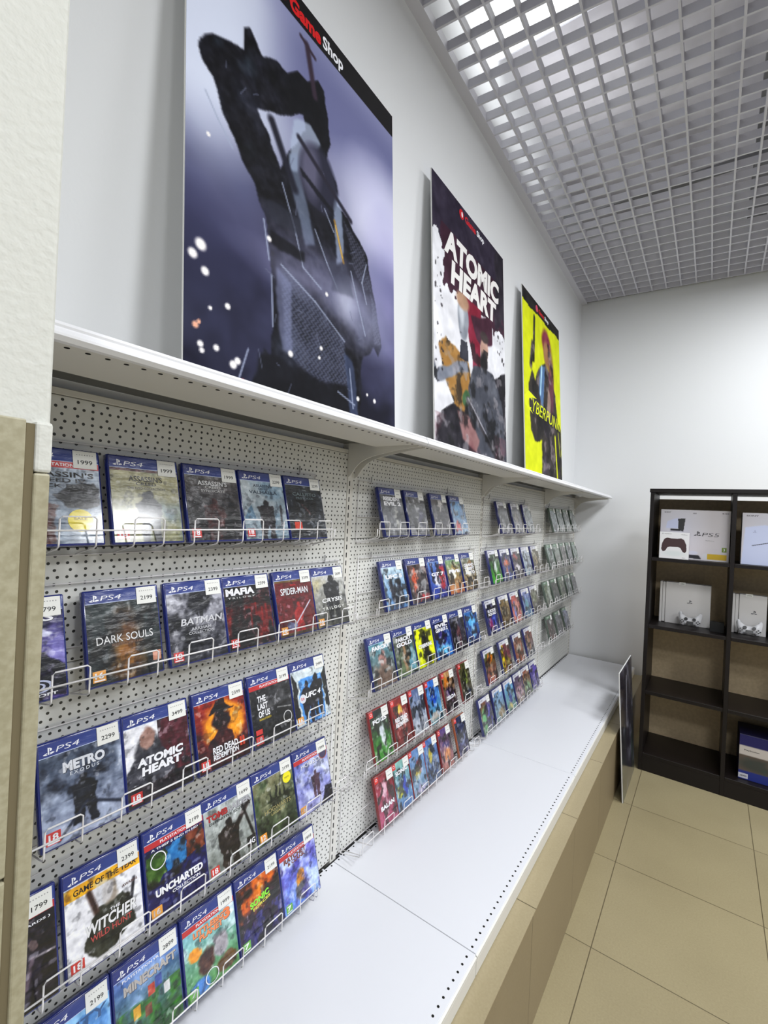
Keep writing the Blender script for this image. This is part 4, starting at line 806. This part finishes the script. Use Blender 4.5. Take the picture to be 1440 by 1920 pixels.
a.ell(.655, .50, .055, .055, (.70, .56, .50), 1, .15); a.ell(.65, .445, .05, .045, (.20, .16, .17), 1, .2); a.ell(.655, .555, .06, .025, (.22, .18, .18), 1, .15)
a.poly([(.40, .30), (.50, .40), (.62, .42), (.78, .42), (.93, .32), (1, .18), (1, .0), (.55, .0), (.42, .15)], (.26, .27, .31), 1, 1)
a.cloud((.38, .39, .43), 14, .5, .7, .7, a.polym([(.40, .30), (.50, .40), (.78, .42), (.93, .32), (1, .1), (.6, .1)], 2))
a.poly([(.26, .20), (.40, .20), (.56, .12), (.50, .06), (.32, .10)], (.55, .40, .40), 1, 2); a.ell(.38, .255, .05, .03, (.22, .36, .22))
a.line(.40, .25, .92, .02, .016, (.20, .19, .21)); a.line(.40, .26, .90, .04, .004, (.60, .60, .64)); a.cloud((.45, .22, .26), 7, .5, .75, .7, (a.V < .16) * 1.0); a.dots(26, .005, (.2, .18, .2), .9, (.02, .3, .12, .75)); a.dots(20, .006, (.2, .18, .2), .9, (.85, .5, .99, .7))
a.cloud((.05, .05, .06), 16, .56, .66, .7, (a.V < .50) * (np.abs(a.I - .88).sum(2) > .4)); a.cloud((.62, .60, .62), 20, .62, .72, .5, (a.V < .42) * (np.abs(a.I - .88).sum(2) > .4)); a.mottle(.09, 24, 3)
ov = [('t', 'ATOMIC', .52, .800, .77, .098, (.90, .89, .88), .12, .0, .05), ('t', 'HEART', .53, .700, .64, .092, (.90, .89, .88), .12, 0, .05),
      ('t', 'Game', .47, .966, .15, .028, (.75, .12, .16), 0, 0, .04), ('t', 'Shop', .615, .964, .11, .032, WHT, 0, 0, .03), disc(.35, .966, .03, .019, (.75, .12, .16)), disc(.357, .967, .01, .011, WHT, 10)]
poster(1.438, 2.150, a, ov, 'white and plum poster with two figures, middle one on the top shelf')
# yellow poster
a = Art(110, 166, 7, .66, .03)
a.fill((.84, .87, .07)); a.cloud((.76, .80, .06), 5, .5, .8, .5)
a.poly([(.12, .36), (.10, .50), (.20, .60), (.27, .55), (.33, .62), (.42, .66), (.55, .70), (.72, .66), (.84, .55), (.88, .42), (.98, .36), (1.0, .0), (.40, .0), (.42, .25), (.24, .22), (.14, .27)], (.20, .18, .17), 1, 1)
a.line(.28, .90, .24, .66, .014, (.16, .15, .16)); a.line(.17, .62, .22, .74, .02, (.22, .2, .2))
a.ell(.60, .82, .12, .085, (.50, .18, .26), 1, .2); a.ell(.60, .76, .085, .075, (.62, .44, .30), 1, .2); a.ell(.72, .62, .08, .18, (.42, .22, .28), .9, .3)
a.poly([(.36, .50), (.40, .66), (.54, .68), (.50, .52), (.46, .40)], (.32, .45, .62), 1, 2); a.line(.45, .66, .40, .50, .01, (.70, .85, .92))
a.poly([(.58, .40), (.62, .58), (.70, .50), (.66, .36)], (.62, .52, .48), .9, 2); a.line(.80, .30, .86, .0, .012, (.84, .87, .07)); a.line(.90, .34, .95, .20, .006, (.7, .72, .1))
a.cloud((.32, .28, .36), 12, .5, .7, .6, ((a.V < .40) & (a.U > .42)) * 1.0)
a.poly([(-.1, .93), (1.1, .94), (1.1, 1.1), (-.1, 1.1)], (.13, .12, .12)); a.cloud((.05, .05, .06), 14, .56, .68, .6, (a.I.mean(2) < .45) * 1.0); a.cloud((.66, .60, .62), 18, .62, .74, .5, (a.I.mean(2) < .45) * (a.V < .9)); a.mottle(.06, 24, 3)
ov = [('t', 'Game', .47, .966, .15, .026, (.75, .12, .16), 0, 0, .04), ('t', 'Shop', .615, .964, .11, .030, WHT, 0, 0, .03), disc(.35, .966, .03, .019, (.8, .3, .4)),
      ('t', 'CYBERPUNK', .52, .400, .90, .070, (.88, .92, .10), .35, -.04, .0), ('q', [(.0, .43), (.10, .47), (.30, .455), (.13, .44), (.07, .40), (.20, .36), (.02, .385)], (.88, .92, .10))]
poster(2.430, 3.170, a, ov, 'bright yellow poster, farthest on the top shelf')

# glossy dark poster on the floor, leaning on the podium edge
a = Art(60, 90, 8, .66, .05)
a.grad((.24, .26, .25), (.13, .11, .17)).cloud((.30, .38, .36), 4, .5, .75, .8, a.V < .6); a.fig(.55, .02, .86, (.20, .19, .24), wid=1.4); a.cloud((.50, .50, .56), 8, .58, .75, .8); a.line(.5, .9, .45, .5, .012, (.75, .75, .8)); a.mottle(.06, 14)
fh = .678; ft = math.atan2(.045, fh)
t = thing('leaning_poster', 'small dark glossy poster board standing on the floor against the podium', 'poster', (.582, 2.735, .0005), (-ft, 0, math.pi / 2))
link('foam_board', MB().box(0, .432, .0008, .0062, 0, fh, .0005, 1).mesh('foam_board', M['foam']), t)
link('printed_face', sheet('printed_face', a, .431, fh - .001, [], M['poster_gloss']), t, (.0005, 0, .0005))

# ------------------------------------------------------------------ dark bookcase
BX = [.598, 1.005, 1.412]; BY0, BY1 = 3.178, 3.53; TH = .020
t = thing('bookcase', 'dark brown open bookcase with consoles, in front of the back wall', 'bookcase')
for nm, x in (('side_panel', BX[0]), ('divider', BX[1] - .0), ('side_panel', BX[2])):
    x0 = x - (0 if nm == 'side_panel' and x == BX[0] else TH / 2)
    link(nm, MB().box(x0, x0 + TH, BY0, BY1, 0, 1.675, .001, 1).mesh(nm, M['wenge']), t)
link('top_board', MB().box(BX[0] - .004, BX[2] + .024, BY0 - .004, BY1, 1.6752, 1.697, .001, 1).mesh('top_board', M['wenge']), t)
SHZ = [0.105, 0.480, 0.878, 1.284]
for c in range(2):
    x0, x1 = BX[c] + (TH if c == 0 else TH / 2) + .0004, BX[c + 1] - TH / 2 - .0004
    for z in SHZ:
        link('shelf', MB().box(x0, x1, BY0 + .002, BY1 - .004, z - TH, z, .0008, 1).mesh('shelf', M['wenge']), t)
    link('kick_board', MB().box(x0, x1, BY0 + .002, BY0 + .02, 0, SHZ[0] - TH).mesh('kick_board', M['wenge']), t)
link('back_board', MB().box(BX[0] + .001, BX[2] + .018, BY1, BY1 + .004, 0.02, 1.652).mesh('back_board', M['hardboard']), t)

# console cartons
def carton(y, x0, x1, z, h, d, art, ov, label, cat='box', mtl=None, group=None, name='console_carton'):
    t = thing(name, label, cat, (x0, y, z + .0004), group=group)
    w = x1 - x0
    link('carton_body', MB().box(0, w, .0008, d, 0, h, .0012, 1).mesh('carton_body', mtl or M['box_white']), t)
    link('front_print', sheet('front_print', art, w - .003, h - .003, ov, M['label']), t, (.0015, .0, .0015))
    return t
DK = (.10, .10, .12)
def ps5art(seed):
    a = Art(150, 120, seed, 1.25); a.grad((.82, .80, .82), (.74, .72, .73), 0).ell(.3, .7, .3, .4, (.76, .77, .83), .5, .6)
    return a
a = ps5art(31)
a.poly([(.08, .62), (.10, .76), (.26, .84), (.28, .62)], (.74, .76, .86), 1, 1); a.poly([(.27, .58), (.26, .82), (.37, .83), (.345, .56)], (.18, .18, .19)); a.poly([(.15, .57), (.15, .61), (.30, .61), (.30, .57)], DK)
a.poly([(.40, .03), (.42, .10), (.58, .10), (.62, .02)], (.15, .15, .18), 1, 1); a.ell(.49, .14, .08, .04, (.80, .80, .86)); a.ell(.68, .08, .05, .06, (.82, .82, .84))
a.rect(.70, .03, .97, .14, (.80, .66, .15))
ov = [('t', 'SONY', .10, .95, .10, .025, DK), ('t', '825GB', .50, .94, .05, .022, DK), ('t', '4K HDR', .93, .95, .09, .022, DK), ('t', 'PS5', .74, .52, .23, .072, DK, .3, 0, -.01), ('t', 'PlayStation', .73, .40, .12, .018, (.5, .5, .5)), quad(.90, .19, .965, .28, (.45, .55, .20)), ('t', '3', .932, .235, .02, .045, WHT)] + mark(.50, .48, .105, .10, DK)
carton(3.235, .652, .992, SHZ[3], .292, .10, a, ov, 'wide pale console carton, top left compartment of the dark bookcase', group='white console cartons')
a = ps5art(32)
a.poly([(.0, .0), (.04, .72), (.30, .78), (.60, .66), (.62, .0)], (.76, .79, .90), 1, 2); a.poly([(.62, .0), (.60, .80), (.78, .82), (.76, .0)], (.24, .14, .17), 1); a.line(.14, .37, .55, .50, .006, (.12, .12, .14))
ov = [('t', 'SONY', .13, .95, .16, .025, DK)] + mark(.14, .62, .05, .05, (.6, .62, .75))
carton(3.225, 1.042, 1.375, SHZ[3], .286, .11, a, ov, 'wide pale console carton, top right compartment of the dark bookcase', group='white console cartons')
a = Art(120, 120, 33, 1.0); a.fill((.90, .90, .91)).ell(.5, .2, .35, .1, (.82, .86, .86), .6, .5)
a.poly([(.06, .34), (.08, .56), (.16, .74), (.26, .79), (.38, .77), (.62, .77), (.74, .79), (.84, .73), (.92, .54), (.93, .32), (.88, .24), (.80, .28), (.72, .42), (.64, .45), (.36, .45), (.28, .42), (.20, .28), (.12, .25)], (.26, .18, .19), 1, 0)
ov = [('t', 'PlayStation', .28, .94, .24, .03, DK), ('t', 'DualSense', .84, .93, .20, .02, DK), ('t', 'SONY', .84, .05, .10, .025, DK)] + mark(.07, .92, .05, .05, DK)
carton(3.182, .655, .803, SHZ[3], .157, .05, a, ov, 'small white carton with a dark gamepad picture, in front of the wide carton', cat='box', name='controller_carton')

# standing white consoles
def console(x0, x1, h, label):
    t = thing('game_console', label, 'game console', (x0, 3.345, SHZ[2] + .0004), (0, 0, 0), 'white consoles standing on the bookcase')
    w = x1 - x0
    mb = MB()
    for k, (a0, b0) in enumerate([(0, .0125), (.0145, .029), (.031, .05)]):
        mb.box(a0, b0 if k < 2 else w, .0 if k != 1 else .004, .055, .003 * (k == 1), h - .003 * (k == 1), .002, 2)
    link('layered_body', mb.mesh('layered_body', M['console']), t)
    link('groove', MB().box(.012, .0316, .006, .05, .006, h - .006).mesh('groove', M['seam']), t)
    link('logo', sheet('logo', Art(2, 2).fill((.84, .83, .82)), .028, .022, mark(.0, .0, 1, 1, (.25, .25, .28)), M['label']), t, (w * .55, -.0008, h * .52))
    tg = Art(2, 2).fill((.92, .92, .90)); link('price_tag', sheet('price_tag', tg, .033, .017, [('t', '24999', .5, .4, .6, .3, DK)], M['label']), t, (w * .38, -.0012, h - .012))
    return t
console(.658, .918, .252, 'white console standing upright, left column second compartment of the bookcase')
console(1.020, 1.175, .226, 'white console standing upright, right column of the dark bookcase')
tag(link('carton_dark', MB().box(1.19, 1.39, 3.33, 3.42, SHZ[2] + .0004, SHZ[2] + .215, .0015).mesh('carton_dark', mat('navy_card', (.09, .08, .17), .5))), 'dark navy carton at the right frame edge beside the white console', 'box').name = 'dark_carton'

# gamepads
def gamepad(x, y, label, s=1.0):
    t = thing('gamepad', label, 'gamepad', (x, y, SHZ[2] + .0118), (-math.radians(24), 0, 0), 'white gamepads in front of the consoles')
    half = [(0, .052), (.018, .052), (.030, .056), (.045, .058), (.055, .050), (.061, .030), (.060, .012), (.066, .012)]
    prof = [(0.0, .020), (.016, .020), (.024, .012), (.036, .007), (.046, .010), (.054, .024), (.060, .050), (.064, .078), (.061, .090), (.053, .094), (.045, .088), (.038, .066), (.030, .058), (.015, .056), (0, .056)]
    pts = [(a_ * s, b_ * s) for a_, b_ in prof]; pts += [(-a_, b_) for a_, b_ in pts[-2:0:-1]]
    mb = MB(); mb.prism(pts, 0, .026 * s, 'y', .006 * s)
    me = mb.mesh('pad_body', M['pad_white'])
    for q in me.polygons: q.use_smooth = True
    link('pad_body', me, t)
    for sx in (-1, 1):
        mb = MB(); mb.cyl((sx * .022 * s, -.004 * s, .044 * s), .0095 * s, .012 * s, 'y', 20); link('thumbstick', mb.mesh('thumbstick', M['pad_black']), t)
    mb = MB(); mb.box(-.018 * s, .018 * s, -.0022, .002, .010 * s, .031 * s, .001); link('touchpad', mb.mesh('touchpad', M['pad_black']), t)
    for dx, dz in ((0, .0085), (0, -.0085), (.0085, 0), (-.0085, 0)):
        link('button', MB().cyl(((-.043 + dx) * s, -.0022, (.028 + dz) * s), .0036 * s, .004, 'y', 12).mesh('button', M['pad_black']), t)
        link('direction_key', MB().box((.043 + dx) * s - .003, (.043 + dx) * s + .003, -.0036, .001, (.028 + dz) * s - .003, (.028 + dz) * s + .003, .0008, 1).mesh('direction_key', M['pad_black']), t)
    return t
gamepad(.822, 3.262, 'white gamepad with black sticks, in front of the left console', .92)
gamepad(1.098, 3.262, 'white gamepad with black sticks, in front of the right console', .92)
tag(link('small_carton', MB().box(.918, .986, 3.262, 3.30, SHZ[2] + .0004, SHZ[2] + .058, .0012).mesh('small_carton', mat('black_card', (.07, .07, .07), .6))), 'small black carton beside the left white console', 'box')

# console cartons lying at the bottom right
a = Art(50, 40, 41, 1.6); a.fill((.10, .09, .35)); a.rect(0, .56, 1, .76, (.78, .75, .72)); a.rect(0, .18, 1, .56, (.35, .30, .26)); a.ell(.3, .36, .3, .14, (.22, .24, .22), .9, .3); a.ell(.7, .42, .25, .12, (.60, .45, .36), .8, .4); a.cloud((.2, .3, .28), 5, .5, .7, .6, ((a.V > .18) & (a.V < .5)) * 1.0); a.rect(0, 0, 1, .18, (.12, .18, .50))
t = carton(3.23, 1.075, 1.375, SHZ[0], .245, .20, a, [quad(.0, .02, .14, .13, (.80, .80, .84)), ('t', '29999', .07, .07, .1, .04, DK), ('t', 'PlayStation', .18, .66, .22, .035, DK)], 'blue and white console carton in the bottom right compartment', mtl=mat('blue_card', (.08, .07, .22), .5), group=None)
